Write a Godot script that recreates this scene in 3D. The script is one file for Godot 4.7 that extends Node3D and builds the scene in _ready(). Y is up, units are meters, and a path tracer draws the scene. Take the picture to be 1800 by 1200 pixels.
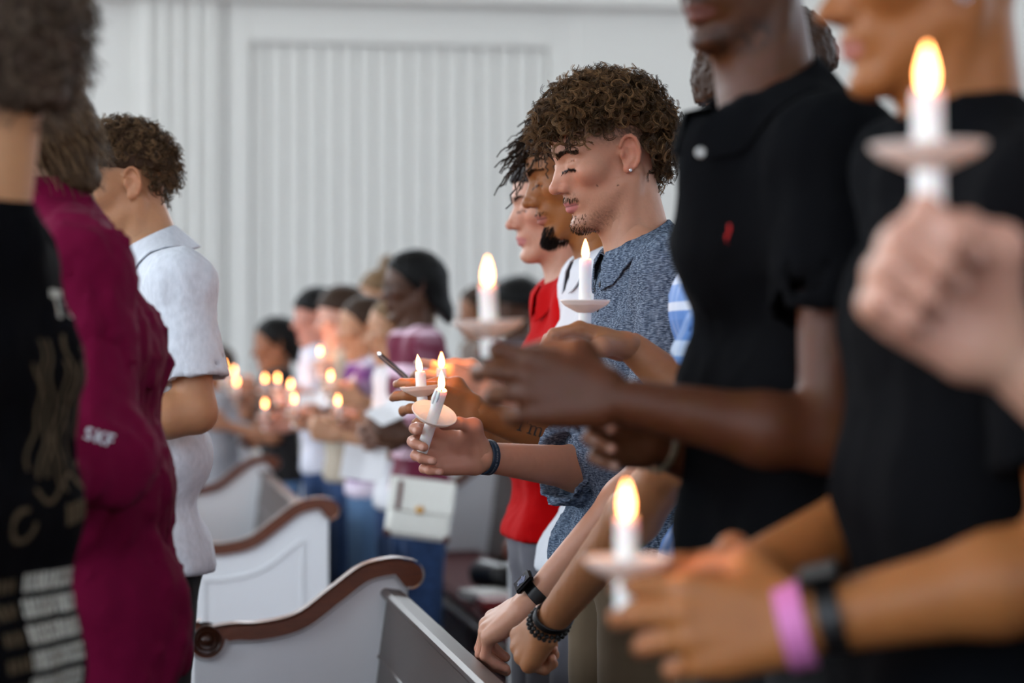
extends Node3D
# A church congregation holding candles: students stand in the pews, one young man with curly hair in focus.
var M := {}
var SKIN: StandardMaterial3D
var HAIR: StandardMaterial3D

var FLAME_E := 0.010
func _ready() -> void:
	# camera: short telephoto, wide open, focused on the curly-haired man
	var cam := Camera3D.new()
	cam.name = "camera"
	cam.position = Vector3(0, 1.40, 0)
	cam.rotation_degrees = Vector3(.162, -8.92, 0)
	cam.fov = 16.07
	cam.near = .05; cam.far = 100.0
	var at := CameraAttributesPhysical.new()
	at.frustum_focal_length = 85.0
	at.frustum_focus_distance = 4.32
	at.exposure_aperture = 2.6
	at.exposure_multiplier = 1.0
	cam.attributes = at
	add_child(cam)
	cam.current = true
	cam.fov = 16.07
	# daylight: an overcast sky outside, entering through the windows
	var env := Environment.new()
	env.background_mode = Environment.BG_SKY
	var sky := Sky.new()
	var sm := ProceduralSkyMaterial.new()
	sm.sky_top_color = Color(.80, .88, 1.0); sm.sky_horizon_color = Color(.92, .95, 1.0)
	sm.ground_bottom_color = Color(.45, .45, .42); sm.ground_horizon_color = Color(.75, .76, .76)
	sm.sky_energy_multiplier = 2.0; sm.ground_energy_multiplier = 1.0
	sky.sky_material = sm
	env.sky = sky
	env.tonemap_mode = Environment.TONE_MAPPER_LINEAR
	env.tonemap_exposure = .92
	env.sdfgi_enabled = true; env.ssao_enabled = true; env.ssil_enabled = true
	var we := WorldEnvironment.new()
	we.name = "world_environment"
	we.environment = env
	add_child(we)
	window_light(Vector3(-6.9, 3.7, 5.0), Vector3(2.2, 5.4, 0), 42.0, 1)
	window_light(Vector3(-3.3, 3.7, 5.0), Vector3(2.2, 5.4, 0), 42.0, 1)
	window_light(Vector3(.3, 3.7, 5.0), Vector3(2.2, 5.4, 0), 42.0, 1)
	window_light(Vector3(3.9, 3.7, 5.0), Vector3(2.2, 5.4, 0), 42.0, 1)
	for k in 4: window_light(Vector3(-9.0, 3.8, -13.9 + 5.4 * k), Vector3(2.6, 5.2, 0), 330.0, 2)
	for k in 4: window_light(Vector3(-6.7 + [0, 4, 8.2, 12.2][k], 5.7, -17.2), Vector3(2.2, 2.0, 0), 260.0, 0)
	for k in 2: window_light(Vector3(9.0, 3.8, -11.9 + 7.0 * k), Vector3(2.6, 5.2, 0), 60.0, 3)
	materials()
	make_poses()
	make_shoe()
	build_room()
	build_panelling()
	build_pews()
	build_people()
	build_things()

func window_light(p: Vector3, size: Vector3, e: float, way: int) -> void:
	var l := AreaLight3D.new()
	l.name = numbered("window_daylight")
	l.area_size = Vector2(size.x, size.y)
	l.light_color = Color(.95, .98, 1.0)
	l.light_energy = e * .1
	l.area_normalize_energy = true
	l.area_range = 40.0
	l.shadow_enabled = true
	# faces into the room: way 0 from the back wall (+z), 1 from the front wall (-z), 2 from the left (+x), 3 from the right (-x)
	l.position = p
	l.rotation_degrees.y = [180.0, 0.0, -90.0, 90.0][way]
	l.translate_object_local(Vector3(0, 0, -.02))
	add_child(l)

func materials() -> void:
	SKIN = vmat(.46, {"metallic_specular": .38, "subsurf_scatter_enabled": true, "subsurf_scatter_strength": .12, "rim_enabled": false})
	HAIR = vmat(.55, {"metallic_specular": .28})
	M.white_paint = mat(Color(.87, .88, .89), .35)
	M.wall_paint = mat(Color(.84, .84, .825), .55)
	M.carpet = tri(mat(Color(.36, .045, .085), .95, {"albedo_texture": noise_tex(.09, [[0.0, Color(.6, .6, .6)], [1.0, Color(1, 1, 1)]], 3, 256)}), Vector3(3, 3, 3), true)
	M.oak = tri(mat(Color.WHITE, .32, {"albedo_texture": wood_tex(Color(.42, .20, .065), Color(.33, .145, .04), Color(.20, .085, .025), 4)}), Vector3(2.5, 4, 2.5))
	M.oak_dark = mat(Color(.20, .085, .03), .3)
	M.pew_wood = tri(mat(Color.WHITE, .33, {"metallic_specular": .38, "albedo_texture": wood_tex(Color(.22, .15, .12), Color(.17, .11, .085), Color(.09, .055, .04), 14)}), Vector3(4, 4, 1))
	M.wax = mat(Color(.965, .955, .94), .45, {"subsurf_scatter_enabled": true, "subsurf_scatter_strength": .35})
	M.cup = mat(Color(.97, .945, .93), .4, {"backlight_enabled": true, "backlight": Color(.85, .78, .72)})
	M.wick = mat(Color(.03, .02, .02), .9)
	M.flame = mat(Color(1, .8, .4), 1.0, {"emission_enabled": true, "emission": Color(1.0, .61, .35), "emission_energy_multiplier": 24.0})
	M.window_glass = mat(Color(.95, .98, 1.0, .08), .03, {"transparency": BaseMaterial3D.TRANSPARENCY_ALPHA})
	M.white_rubber = mat(Color(.8, .8, .8), .6)
	M.black_rubber = mat(Color(.015, .015, .017), .45)
	M.heather = tri(mat(Color.WHITE, .9, {"albedo_texture": noise_tex(.05, [[0.0, Color(.12, .155, .215)], [.40, Color(.20, .25, .32)], [.52, Color(.32, .38, .46)], [.66, Color(.46, .52, .59)], [1.0, Color(.64, .70, .76)]], 5, 512, 4), "metallic_specular": .2}), Vector3(3.6, 14.0, 3.6))
	M.khaki = mat(Color(.34, .28, .20), .9)
	M.black_cloth = mat(Color(.045, .050, .060), 1.0, {"metallic_specular": .15})
	M.white_cloth = mat(Color(.80, .82, .85), .9)
	M.red_cloth = mat(Color(.68, .0, .015), .9, {"metallic_specular": .2})
	M.maroon_cloth = mat(Color(.40, .02, .185), .9, {"metallic_specular": .25})
	M.denim = tri(mat(Color.WHITE, .9, {"albedo_texture": noise_tex(.04, [[0.0, Color(.10, .17, .30)], [1.0, Color(.22, .36, .55)]], 8, 256)}), Vector3(4, 4, 4))
	M.light_denim = mat(Color(.36, .50, .66), .9)
	M.grey_cloth = mat(Color(.36, .36, .39), .9)
	M.dark_trousers = mat(Color(.03, .03, .035), .9)
	M.silver = mat(Color(.8, .8, .82), .2, {"metallic": 1.0})
	M.screen = mat(Color(.01, .01, .012), .08)
	M.striped = tri(mat(Color.WHITE, .9, {"albedo_texture": stripe_tex([[0, Color(.30, .48, .74)], [38, Color(.74, .80, .88)], [64, Color(.42, .58, .80)], [96, Color(.80, .84, .90)], [112, Color(.34, .52, .78)]])}), Vector3(9, 9, 9))
	M.stripes = tri(mat(Color.WHITE, .9, {"albedo_texture": stripe_tex([[0, Color(.38, .03, .17)], [76, Color(.86, .74, .80)], [112, Color(.38, .03, .17)]])}), Vector3(7, 7, 7))
	M.purple = tri(mat(Color.WHITE, .9, {"albedo_texture": stripe_tex([[0, Color(.36, .10, .42)], [50, Color(.80, .76, .82)]])}), Vector3(3, 3, 3))
	M.linen = tri(mat(Color.WHITE, .95, {"albedo_texture": noise_tex(.05, [[0.0, Color(.74, .76, .79)], [1.0, Color(.86, .88, .91)]], 15, 256)}), Vector3(6, 3, 6))
	M.bag_white = tri(mat(Color(.93, .93, .90), .5, {"albedo_texture": noise_tex(.12, [[0.0, Color(.72, .72, .66)], [.5, Color(1, 1, 1)], [1.0, Color(1, 1, 1)]], 16, 256)}), Vector3(6, 6, 6))
	M.tour_tee = mat(Color.WHITE, 1.0, {"metallic_specular": .15, "albedo_texture": tour_tex()})
	M.paper = mat(Color(.85, .85, .86), .8)

func stripe_tex(bands: Array) -> ImageTexture:
	var img := Image.create(128, 128, false, Image.FORMAT_RGB8)
	for k in bands.size():
		var y1: int = bands[k + 1][0] if k + 1 < bands.size() else 128
		img.fill_rect(Rect2i(0, bands[k][0], 128, y1 - bands[k][0]), bands[k][1])
	return ImageTexture.create_from_image(img)

# the print on the back of the black tee: a big word, a tan line drawing, rows of small white words (1463 pixels to the metre)
func tour_tex() -> ImageTexture:
	var img := Image.create(512, 1024, false, Image.FORMAT_RGB8)
	img.fill(Color(.040, .045, .055))
	var tan_ := Color(.34, .30, .235); var white := Color(.76, .77, .73)
	var rng := RandomNumberGenerator.new(); rng.seed = 4
	var x := 168
	for ch in ["T", "E", "T", "E"]:
		if ch == "T":
			img.fill_rect(Rect2i(x, 120, 50, 14), white); img.fill_rect(Rect2i(x + 18, 120, 16, 48), white)
		else:
			img.fill_rect(Rect2i(x, 120, 15, 48), white)
			for k in 3: img.fill_rect(Rect2i(x, 120 + k * 18, 38, 12), white)
		x += 60
	# dripping line drawing
	for l in 13:
		var px := 92.0 + l * 25.0
		var top := 190.0 + rng.randf() * 60.0
		var bot := 400.0 + rng.randf() * 70.0
		var ph := rng.randf() * 6.0
		var y := top
		while y < bot:
			var cx := int(px + 15.0 * sin(y * .030 + ph) + 6.0 * sin(y * .085 + ph * 2.0))
			img.fill_rect(Rect2i(cx, int(y), 9, 3), tan_)
			y += 2.0
	for k in 90:
		var an := k / 90.0 * 5.0
		img.fill_rect(Rect2i(int(52 + 34 * cos(an)), int(505 + 26 * sin(an)), 9, 9), tan_)
		img.fill_rect(Rect2i(int(90 + k * 3), int(450 + 22 * sin(k * .11)), 9, 8), tan_)
	for k in 9: img.fill_rect(Rect2i(190 + k * 17, 482 - k * 2, 13, 36), tan_)
	# rows of place names and dates
	for r in 10:
		var y2 := 592 + r * 42
		var cx := 2
		while cx < 66 - r * 2:
			var w := rng.randi_range(7, 14)
			img.fill_rect(Rect2i(cx, y2 + 4, w, 22), tan_); cx += w + 6
		cx = 96 - r * 7
		var end := rng.randi_range(235, 300)
		while cx < end:
			var w := rng.randi_range(7, 13)
			img.fill_rect(Rect2i(cx, y2, w, 30), white)
			if rng.randf() < .6: img.fill_rect(Rect2i(cx + 3, y2 + 9, maxi(w - 6, 1), 9), Color(.1, .1, .1))
			cx += w + 4
	return ImageTexture.create_from_image(img)

# ---------------------------------------------------------------- the congregation
func hero() -> void:
	var s := stance(Vector3(0.9196, 0.0000, -4.3601), .12, 1.84, .02)
	s.label = "young man with curly brown hair in a blue-grey heathered polo, head bowed"
	s.nb = Vector3(0.9279, 1.5822, -4.3588)
	s.chest = Vector3(0.9434, 1.4021, -4.3564)
	s.waist = Vector3(0.9052, 1.2136, -4.3624)
	s.pel = Vector3(0.9020, 1.0147, -4.3629)
	s.sh = [Vector3(0.9457, 1.5303, -4.1637), Vector3(0.9554, 1.5425, -4.5671)]
	s.el = [Vector3(0.9080, 1.2160, -4.0684), Vector3(0.8913, 1.1734, -4.4152)]
	s.wr = [Vector3(0.6896, 0.9571, -4.1634), Vector3(0.6173, 1.2072, -4.2456)]
	s.hands = [{"pose": "ledge", "fingers": Vector3(0.5914, 0.8872, -4.2497) - Vector3(0.6896, 0.9571, -4.1634), "thumb": Vector3(0, .15, -1), "scale": 1.12}, {"pose": "candle", "fingers": Vector3(0.4983, 1.2292, -4.2441) - Vector3(0.6173, 1.2072, -4.2456), "thumb": Vector3(0, 1, .12), "scale": 1.0}]
	s.head_at = Vector3(0.8617, 1.7497, -4.3692)
	s.skin = Color(.46, .228, .145)
	s.palm = Color(.50, .215, .145)
	s.head = {"turn": .19, "pitch": .27, "scale": 1.03, "hair": Color(.060, .034, .018), "beard": .55, "blush": .55, "fade": .012, "lip_color": Color(.42, .15, .14), "brows": 800, "lashes": 90, "moles": true, "brow_color": Color(.035, .018, .010), "goatee": [260, .0045, 110], "neck_r": .056}
	var top := func(p: Vector3) -> float:
		# long on top and down the nape, cropped round the ears
		var line := .060 if p.z > -.045 else lerpf(.06, -.070, smoothstep(-.045, -.080, p.z))
		if p.z > .02: line = lerpf(.057, .056, smoothstep(.02, .08, p.z))
		return .052 if p.y > line else 0.0
	s.head.locks = {"style": "curl", "n": 1150, "strands": 6, "seg": 26, "color": Color(.017, .0085, .004), "tip": Color(.23, .125, .054), "grows": top, "curl": .0088, "turns": 2.0, "mess": .8, "thick": .0008, "fall": Vector3(0, -.12, .16), "split": .0022}
	s.head.cap = hair_cap(.008, [[Vector3(0, .066, .05), Vector3(0, -1, .25)]], [], .004, 90.0)
	s.shirt = {"mat": M.heather, "hem": Vector3(0.7756, 1.0029, -4.2815).y, "sleeves": [.8, 1.46], "sleeve": 1, "sleeve_wide": 1.12, "loose": 1.08, "crease": .011, "cell": .008, "thick": .015, "seed": 21}
	s.trousers = M.khaki
	s.cell = .010; s.head_cell = .0026; s.hand_cell = .0028
	S.hero = plan(s)

func hero_things() -> void:
	var s: Dictionary = S.hero
	var t: Node3D = s.node
	# silicone wristband with small white lettering
	var fo: Vector3 = (s.wr[1] - s.el[1]).normalized()
	var wb := band("wristband", s.wr[1] - fo * .004, fo, .0272, .016, .003, mat(Color(.05, .16, .24), .5), t, 1.0, Vector3.UP)
	var words := TextMesh.new()
	words.text = "DO NOT BE AFRAID  BE STRONG"; words.font_size = 16; words.pixel_size = .0003; words.depth = .0002; words.curve_step = 2.0
	var arr := words.surface_get_arrays(0) if words.get_surface_count() > 0 else []
	if arr:
		var y := fo; var x := (Vector3.UP - y * Vector3.UP.dot(y)).normalized(); var z := x.cross(y)
		var ws := Shape.new()
		var tv: PackedVector3Array = arr[Mesh.ARRAY_VERTEX]
		for v in tv:
			var an := PI * .5 + v.x / .031
			var d := x * cos(an) * 1.06 * .0306 + z * sin(an) * .0306
			ws.v.append(s.wr[1] - fo * .004 + d + y * v.y - t.position); ws.n.append(d.normalized()); ws.c.append(Color.WHITE)
		ws.i = arr[Mesh.ARRAY_INDEX] if arr[Mesh.ARRAY_INDEX] else PackedInt32Array(range(tv.size()))
		part("lettering", ws.commit(), mat(Color(.75, .8, .82), .6), wb)
	# stud in the left ear
	var st := Shape.new()
	var hb: Basis = s.hb
	st.lathe(PackedVector2Array([Vector2(0, 0), Vector2(.003, .001), Vector2(.0034, .002), Vector2(.002, .0035), Vector2(0, .0035)]), 8, Transform3D(hb * Basis(Vector3.BACK, -PI * .5), s.head_at + hb * (Vector3(.083, -.029, -.004) * 1.03) - s.base))
	part("ear_stud", st.commit(), mat(Color(.9, .92, .95), .05, {"metallic": .6}), t)
	# smartwatch on the left wrist
	var f2: Vector3 = (s.wr[0] - s.el[0]).normalized()
	watch(t, s.wr[0] - f2 * .02, f2, Vector3(-.4, .8, .3), .0335, true)
	# placket buttons
	for k in 2:
		var bt := Shape.new()
		bt.lathe(PackedVector2Array([Vector2(.0055, 0), Vector2(.0055, .0015), Vector2(.004, .0025), Vector2(.003, .0016), Vector2(0, .0016)]), 16)
		var o := hit(s.f_shirt[0], Vector3(0.8305, 1.5263, -4.3235) + Vector3(-.2, -.045 * k - .01, 0), Vector3(1, 0, -.05), .4)
		part("button", bt.commit(), mat(Color(.08, .10, .15), .4), t, Transform3D(Basis(Vector3.BACK, PI * .5), o - t.position))
	candle(Vector3(0.5011, 1.2183, -4.2163), Vector3(0.5302, 1.3311, -4.1530) - Vector3(0.5011, 1.2183, -4.2163), .130, .064, "slim white candle with a paper cup tilted in the curly-haired man's fist", Vector3.ZERO, 2, 1.0)

func watch(t: Node3D, at: Vector3, axis: Vector3, face: Vector3, r: float, lit: bool) -> void:
	var w := band("smartwatch", at, axis, r * .93, .022, .003, M.black_rubber, t, .84, Vector3(face.z, face.x, face.y))
	var y := axis.normalized()
	var z := (face - y * face.dot(y)).normalized()
	var xf := Transform3D(Basis(y.cross(z), y, z), at + z * (r * 1.0 + .004) - t.position)
	var c := Shape.new(); c.box(Vector3(.034, .040, .011), xf, .004)
	part("case", c.commit(), mat(Color(.05, .05, .055), .25, {"metallic": .8}), w)
	var g := Shape.new(); g.box(Vector3(.030, .036, .0012), Transform3D(xf.basis, xf.origin + z * .0056), .0005)
	part("glass", g.commit(), M.screen, w)
	if lit:
		var p := Shape.new()
		for k in 7:
			p.box(Vector3(.003 + .002 * (k % 3), .010 + .003 * (k % 2), .0004), Transform3D(xf.basis * Basis(Vector3.BACK, .5 * k), xf.origin + z * .0064 + xf.basis * (Vector3(.005 * cos(k * 1.9), .006 * sin(k * 1.9), 0))), 0)
		part("display", p.commit(), mat(Color(.03, .08, .2), .4, {"emission_enabled": true, "emission": Color(.05, .13, .35), "emission_energy_multiplier": .6}), w)

var S := {}
func crop(h: float, back: float) -> Callable:
	# short hair: down to a line that drops behind the ears
	return func(p: Vector3) -> float:
		var line := lerpf(h, back, smoothstep(-.03, -.08, p.z))
		return 1.0 if p.y > line else 0.0

func row_men() -> void:
	# --- nearest: only the forearm and fist with a candle come into the picture
	var s := stance(Vector3(0.9324, 0.0000, -1.8275), 0.0, 1.80)
	s.label = "pale-skinned person in a navy shirt raising a candle in one fist"
	s.sh[1] = Vector3(0.9891, 1.4559, -1.9907); s.el = [s.sh[0] + Vector3(.02, -.30, .06), Vector3(0.8777, 1.2612, -1.8665)]; s.wr = [s.el[0] + Vector3(-.02, -.24, .04), Vector3(0.6885, 1.4000, -1.8658)]
	s.hands[0] = {"pose": "flat", "fingers": Vector3(0, -1, 0), "thumb": Vector3(-1, 0, 0)}
	s.hands[1] = {"pose": "fist", "fingers": Vector3(0.5953, 1.4781, -1.8602) - Vector3(0.6885, 1.4000, -1.8658), "thumb": Vector3(.75, 1, .1), "scale": 1.22}
	s.skin = Color(.52, .29, .20); s.palm = Color(.58, .29, .21); s.arm = .98
	s.head = {"turn": 0.0, "pitch": .2, "hair": Color(.05, .03, .018)}
	s.head.cap = hair_cap(.016, [[Vector3(0, .03, .04), Vector3(0, -1, .35)]])
	s.shirt = {"mat": mat(Color(.03, .045, .09), .9), "hem": .85}
	s.trousers = M.dark_trousers; s.cell = .016; s.head_cell = .006
	S.near = plan(s)
	# --- tan man in a black tee
	s = stance(Vector3(0.8196, 0.0000, -2.3210), -.02, 1.80)
	s.label = "tan young man in a black tee with a pink band and smartwatch"
	s.nb = Vector3(0.8286, 1.6147, -2.3196); s.chest = Vector3(0.8320, 1.4296, -2.3190); s.waist = Vector3(0.8224, 1.2588, -2.3205); s.pel = Vector3(0.8281, 1.0709, -2.3197)
	s.sh = [Vector3(0.8345, 1.5316, -2.1162), Vector3(0.8417, 1.5862, -2.5200)]
	s.el = [Vector3(0.8395, 1.2104, -2.0547), Vector3(0.8576, 1.2385, -2.5580)]; s.wr = [Vector3(0.6070, 1.1500, -2.1317), Vector3(0.6259, 1.1659, -2.4324)]
	s.hands = [{"pose": "pinch", "fingers": Vector3(0.4423, 1.1477, -2.1778) - Vector3(0.6070, 1.1500, -2.1317), "thumb": Vector3(-.1, 1, -.25), "scale": 1.14}, {"pose": "pinch", "fingers": Vector3(0.4990, 1.1506, -2.3713) - Vector3(0.6259, 1.1659, -2.4324), "thumb": Vector3(0, 1, .5)}]
	s.head_at = Vector3(0.7893, 1.7741, -2.3258)
	s.skin = Color(.30, .112, .034); s.palm = Color(.38, .15, .07); s.arm = 1.1
	s.head = {"turn": -.02, "pitch": .12, "hair": Color(.015, .010, .008), "blush": .15, "lips": 1.2, "lip_color": Color(.42, .16, .12), "nose": 1.15, "scale": 1.0}
	s.head.cap = hair_cap(.008, [[Vector3(0, .02, .05), Vector3(0, -1, .4)]])
	s.shirt = {"mat": M.black_cloth, "hem": .82, "neck": "crew", "sleeve": .75, "loose": 1.12, "crease": .010, "seed": 5, "label": "plain black tee"}
	s.trousers = M.dark_trousers; s.head_cell = .0036
	S.tan = plan(s)
	# --- dark-skinned man in a black polo, forearm reaching far forward
	s = stance(Vector3(0.7574, 0.0000, -2.8875), .28, 1.86)
	s.label = "dark-skinned man in a black polo with a small red chest emblem"
	s.nb = Vector3(0.7767, 1.7019, -2.8845); s.chest = Vector3(0.8057, 1.5272, -2.8799); s.waist = Vector3(0.8071, 1.3385, -2.8797); s.pel = Vector3(0.8071, 1.1708, -2.8797)
	s.sh = [Vector3(0.8038, 1.6266, -2.7081), Vector3(0.7971, 1.6638, -3.0533)]
	s.el = [Vector3(0.7828, 1.2981, -2.6507), Vector3(0.7960, 1.2384, -3.0636)]; s.wr = [Vector3(0.5356, 1.3424, -2.6692), Vector3(0.6438, 1.2806, -2.9559)]
	s.hands = [{"pose": "pinch", "fingers": Vector3(0.3789, 1.3724, -2.7040) - Vector3(0.5356, 1.3424, -2.6692), "thumb": Vector3(0, 1, -.2), "scale": 1.04}, {"pose": "paper", "fingers": Vector3(0.4901, 1.3263, -2.8586) - Vector3(0.6438, 1.2806, -2.9559), "thumb": Vector3(0, 1, .3)}]
	s.head_at = Vector3(0.7311, 1.8962, -2.8916)
	s.skin = Color(.085, .030, .012); s.palm = Color(.19, .08, .04); s.arm = .98
	s.head = {"turn": .62, "pitch": .27, "hair": Color(.008, .006, .005), "blush": .1, "beard": .8, "lips": 1.3, "lip_color": Color(.16, .06, .045), "nose": 1.2, "scale": 1.03}
	s.head.cap = hair_cap(.006, [[Vector3(0, .03, .05), Vector3(0, -1, .4)]])
	s.shirt = {"mat": M.black_cloth, "hem": .74, "sleeve": .60, "loose": 1.10, "crease": .010, "seed": 8, "sleeve_wide": 1.08, "extra": [[Vector3(0.7098, 1.6409, -2.8747), Vector3(0.7262, 1.5263, -2.8721), .05, .07]], "label": "black knit polo"}
	s.trousers = M.dark_trousers; s.head_cell = .0036
	S.polo = plan(s)
	# --- man in a blue and white striped shirt, mostly hidden behind the black polo
	s = stance(Vector3(0.9388, 0.0000, -3.6486), 0.0, 1.80)
	s.label = "tanned man in a blue and white striped shirt behind the black polo"
	s.nb = Vector3(0.9694, 1.6444, -3.6438); s.chest = Vector3(0.9458, 1.4635, -3.6475); s.waist = Vector3(0.9284, 1.2518, -3.6502); s.pel = Vector3(0.9345, 1.0488, -3.6492)
	s.sh = [Vector3(0.9343, 1.5776, -3.4569), Vector3(1.0002, 1.5965, -3.8313)]
	s.el = [Vector3(0.8020, 1.2296, -3.5384), Vector3(0.9548, 1.2848, -3.8789)]; s.wr = [Vector3(0.6763, 0.9467, -3.9226), Vector3(0.8133, 1.4000, -3.9011)]
	s.hands = [{"pose": "fist", "fingers": Vector3(0.6063, 0.8397, -4.0753) - Vector3(0.6763, 0.9467, -3.9226), "thumb": Vector3(-.3, .1, -.9), "scale": 1.04}, {"pose": "paper", "fingers": Vector3(0.7004, 1.4318, -3.9188) - Vector3(0.8133, 1.4000, -3.9011), "thumb": Vector3(0, .25, 1), "scale": 1.0}]
	s.head_at = Vector3(0.9772, 1.7918, -3.6425)
	s.skin = Color(.36, .150, .065); s.palm = Color(.44, .20, .12)
	s.head = {"turn": 0.0, "pitch": .55, "hair": Color(.05, .028, .015)}
	s.head.cap = hair_cap(.020, [[Vector3(0, .03, .05), Vector3(0, -1, .3)]], [], .008)
	s.shirt = {"mat": M.striped, "hem": .80, "sleeve": .62, "loose": 1.06, "seed": 9}
	s.trousers = M.khaki; s.head_cell = .006
	S.striped = plan(s)
	# --- man with twisted hair and goatee in a white polo
	s = stance(Vector3(0.9306, 0.0000, -4.8139), .05, 1.82)
	s.label = "brown-skinned man with short twisted locks and goatee in a white polo"
	s.nb = Vector3(0.9557, 1.5845, -4.8100); s.chest = Vector3(0.9511, 1.3908, -4.8107); s.waist = Vector3(0.9329, 1.1832, -4.8136); s.pel = Vector3(0.9363, 0.9700, -4.8130)
	s.sh = [Vector3(0.9348, 1.5266, -4.6311), Vector3(0.9567, 1.5368, -5.0123)]
	s.el = [Vector3(0.8947, 1.2015, -4.6576), Vector3(0.9212, 1.1744, -5.0179)]; s.wr = [Vector3(0.6541, 1.2761, -4.5739), Vector3(0.7215, 1.2276, -4.8974)]
	s.hands = [{"pose": "pinch", "fingers": Vector3(0.5228, 1.3052, -4.5540) - Vector3(0.6541, 1.2761, -4.5739), "thumb": Vector3(0, 1, -.2)}, {"pose": "fist", "fingers": Vector3(0.6231, 1.2524, -4.8622) - Vector3(0.7215, 1.2276, -4.8974), "thumb": Vector3(0, 1, .2)}]
	s.head_at = Vector3(0.8896, 1.7505, -4.8204)
	s.skin = Color(.28, .105, .034); s.palm = Color(.38, .16, .08)
	s.head = {"turn": .02, "pitch": .26, "hair": Color(.014, .009, .007), "blush": .1, "lips": 1.15, "lip_color": Color(.34, .12, .09), "nose": 1.05, "scale": 1.03, "brows": 420, "goatee": [900, .016, 60]}
	s.head.locks = {"style": "curl", "n": 330, "strands": 2, "seg": 10, "color": Color(.012, .008, .006), "tip": Color(.07, .04, .025), "grows": func(p: Vector3) -> float: return .060 if p.y > .055 else 0.0, "curl": .0035, "turns": 4.0, "mess": .9, "thick": .0026, "fall": Vector3(0, -.7, .30), "split": .001}
	s.head.cap = hair_cap(.012, [[Vector3(0, .045, .05), Vector3(0, -1, .3)]], [], .006)
	s.shirt = {"mat": M.white_cloth, "hem": Vector3(0.8197, 0.9401, -4.7807).y, "loose": 1.0, "seed": 12}
	s.trousers = M.grey_cloth; s.head_cell = .0036
	S.twists = plan(s)
	# --- pale man in a red polo
	s = stance(Vector3(0.9353, 0.0000, -5.2687), .03, 1.80)
	s.label = "pale dark-haired man in a bright red polo and grey trousers"
	s.nb = Vector3(0.9688, 1.5460, -5.2634); s.chest = Vector3(0.9639, 1.3648, -5.2642); s.waist = Vector3(0.9340, 1.1633, -5.2689); s.pel = Vector3(0.9265, 0.9682, -5.2701)
	s.sh = [Vector3(0.9579, 1.4925, -5.0830), Vector3(0.9702, 1.4992, -5.4657)]
	s.el = [Vector3(0.8935, 1.2196, -5.1032), Vector3(0.9295, 1.1955, -5.4214)]; s.wr = [Vector3(0.7419, 1.3073, -4.9954), Vector3(0.7972, 1.2903, -5.2398)]
	s.hands = [{"pose": "pinch", "fingers": Vector3(0.5951, 1.3412, -4.9678) - Vector3(0.7419, 1.3073, -4.9954), "thumb": Vector3(0, 1, -.1)}, {"pose": "paper", "fingers": Vector3(0.6854, 1.3168, -5.1561) - Vector3(0.7972, 1.2903, -5.2398), "thumb": Vector3(0, 1, .2)}]
	s.head_at = Vector3(0.9265, 1.7147, -5.2701)
	s.skin = Color(.52, .275, .19)
	s.head = {"turn": .08, "pitch": .14, "hair": Color(.018, .012, .010), "blush": .5, "lip_color": Color(.5, .2, .19), "brows": 380, "scale": 1.0}
	s.head.cap = hair_cap(.016, [[Vector3(0, .05, .05), Vector3(0, -1, .35)]], [], .007)
	s.shirt = {"mat": M.red_cloth, "hem": Vector3(0.8218, 0.9810, -5.2359).y, "loose": 1.04, "seed": 14, "crease": .009}
	s.trousers = M.grey_cloth; s.head_cell = .004
	S.red = plan(s)

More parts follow.
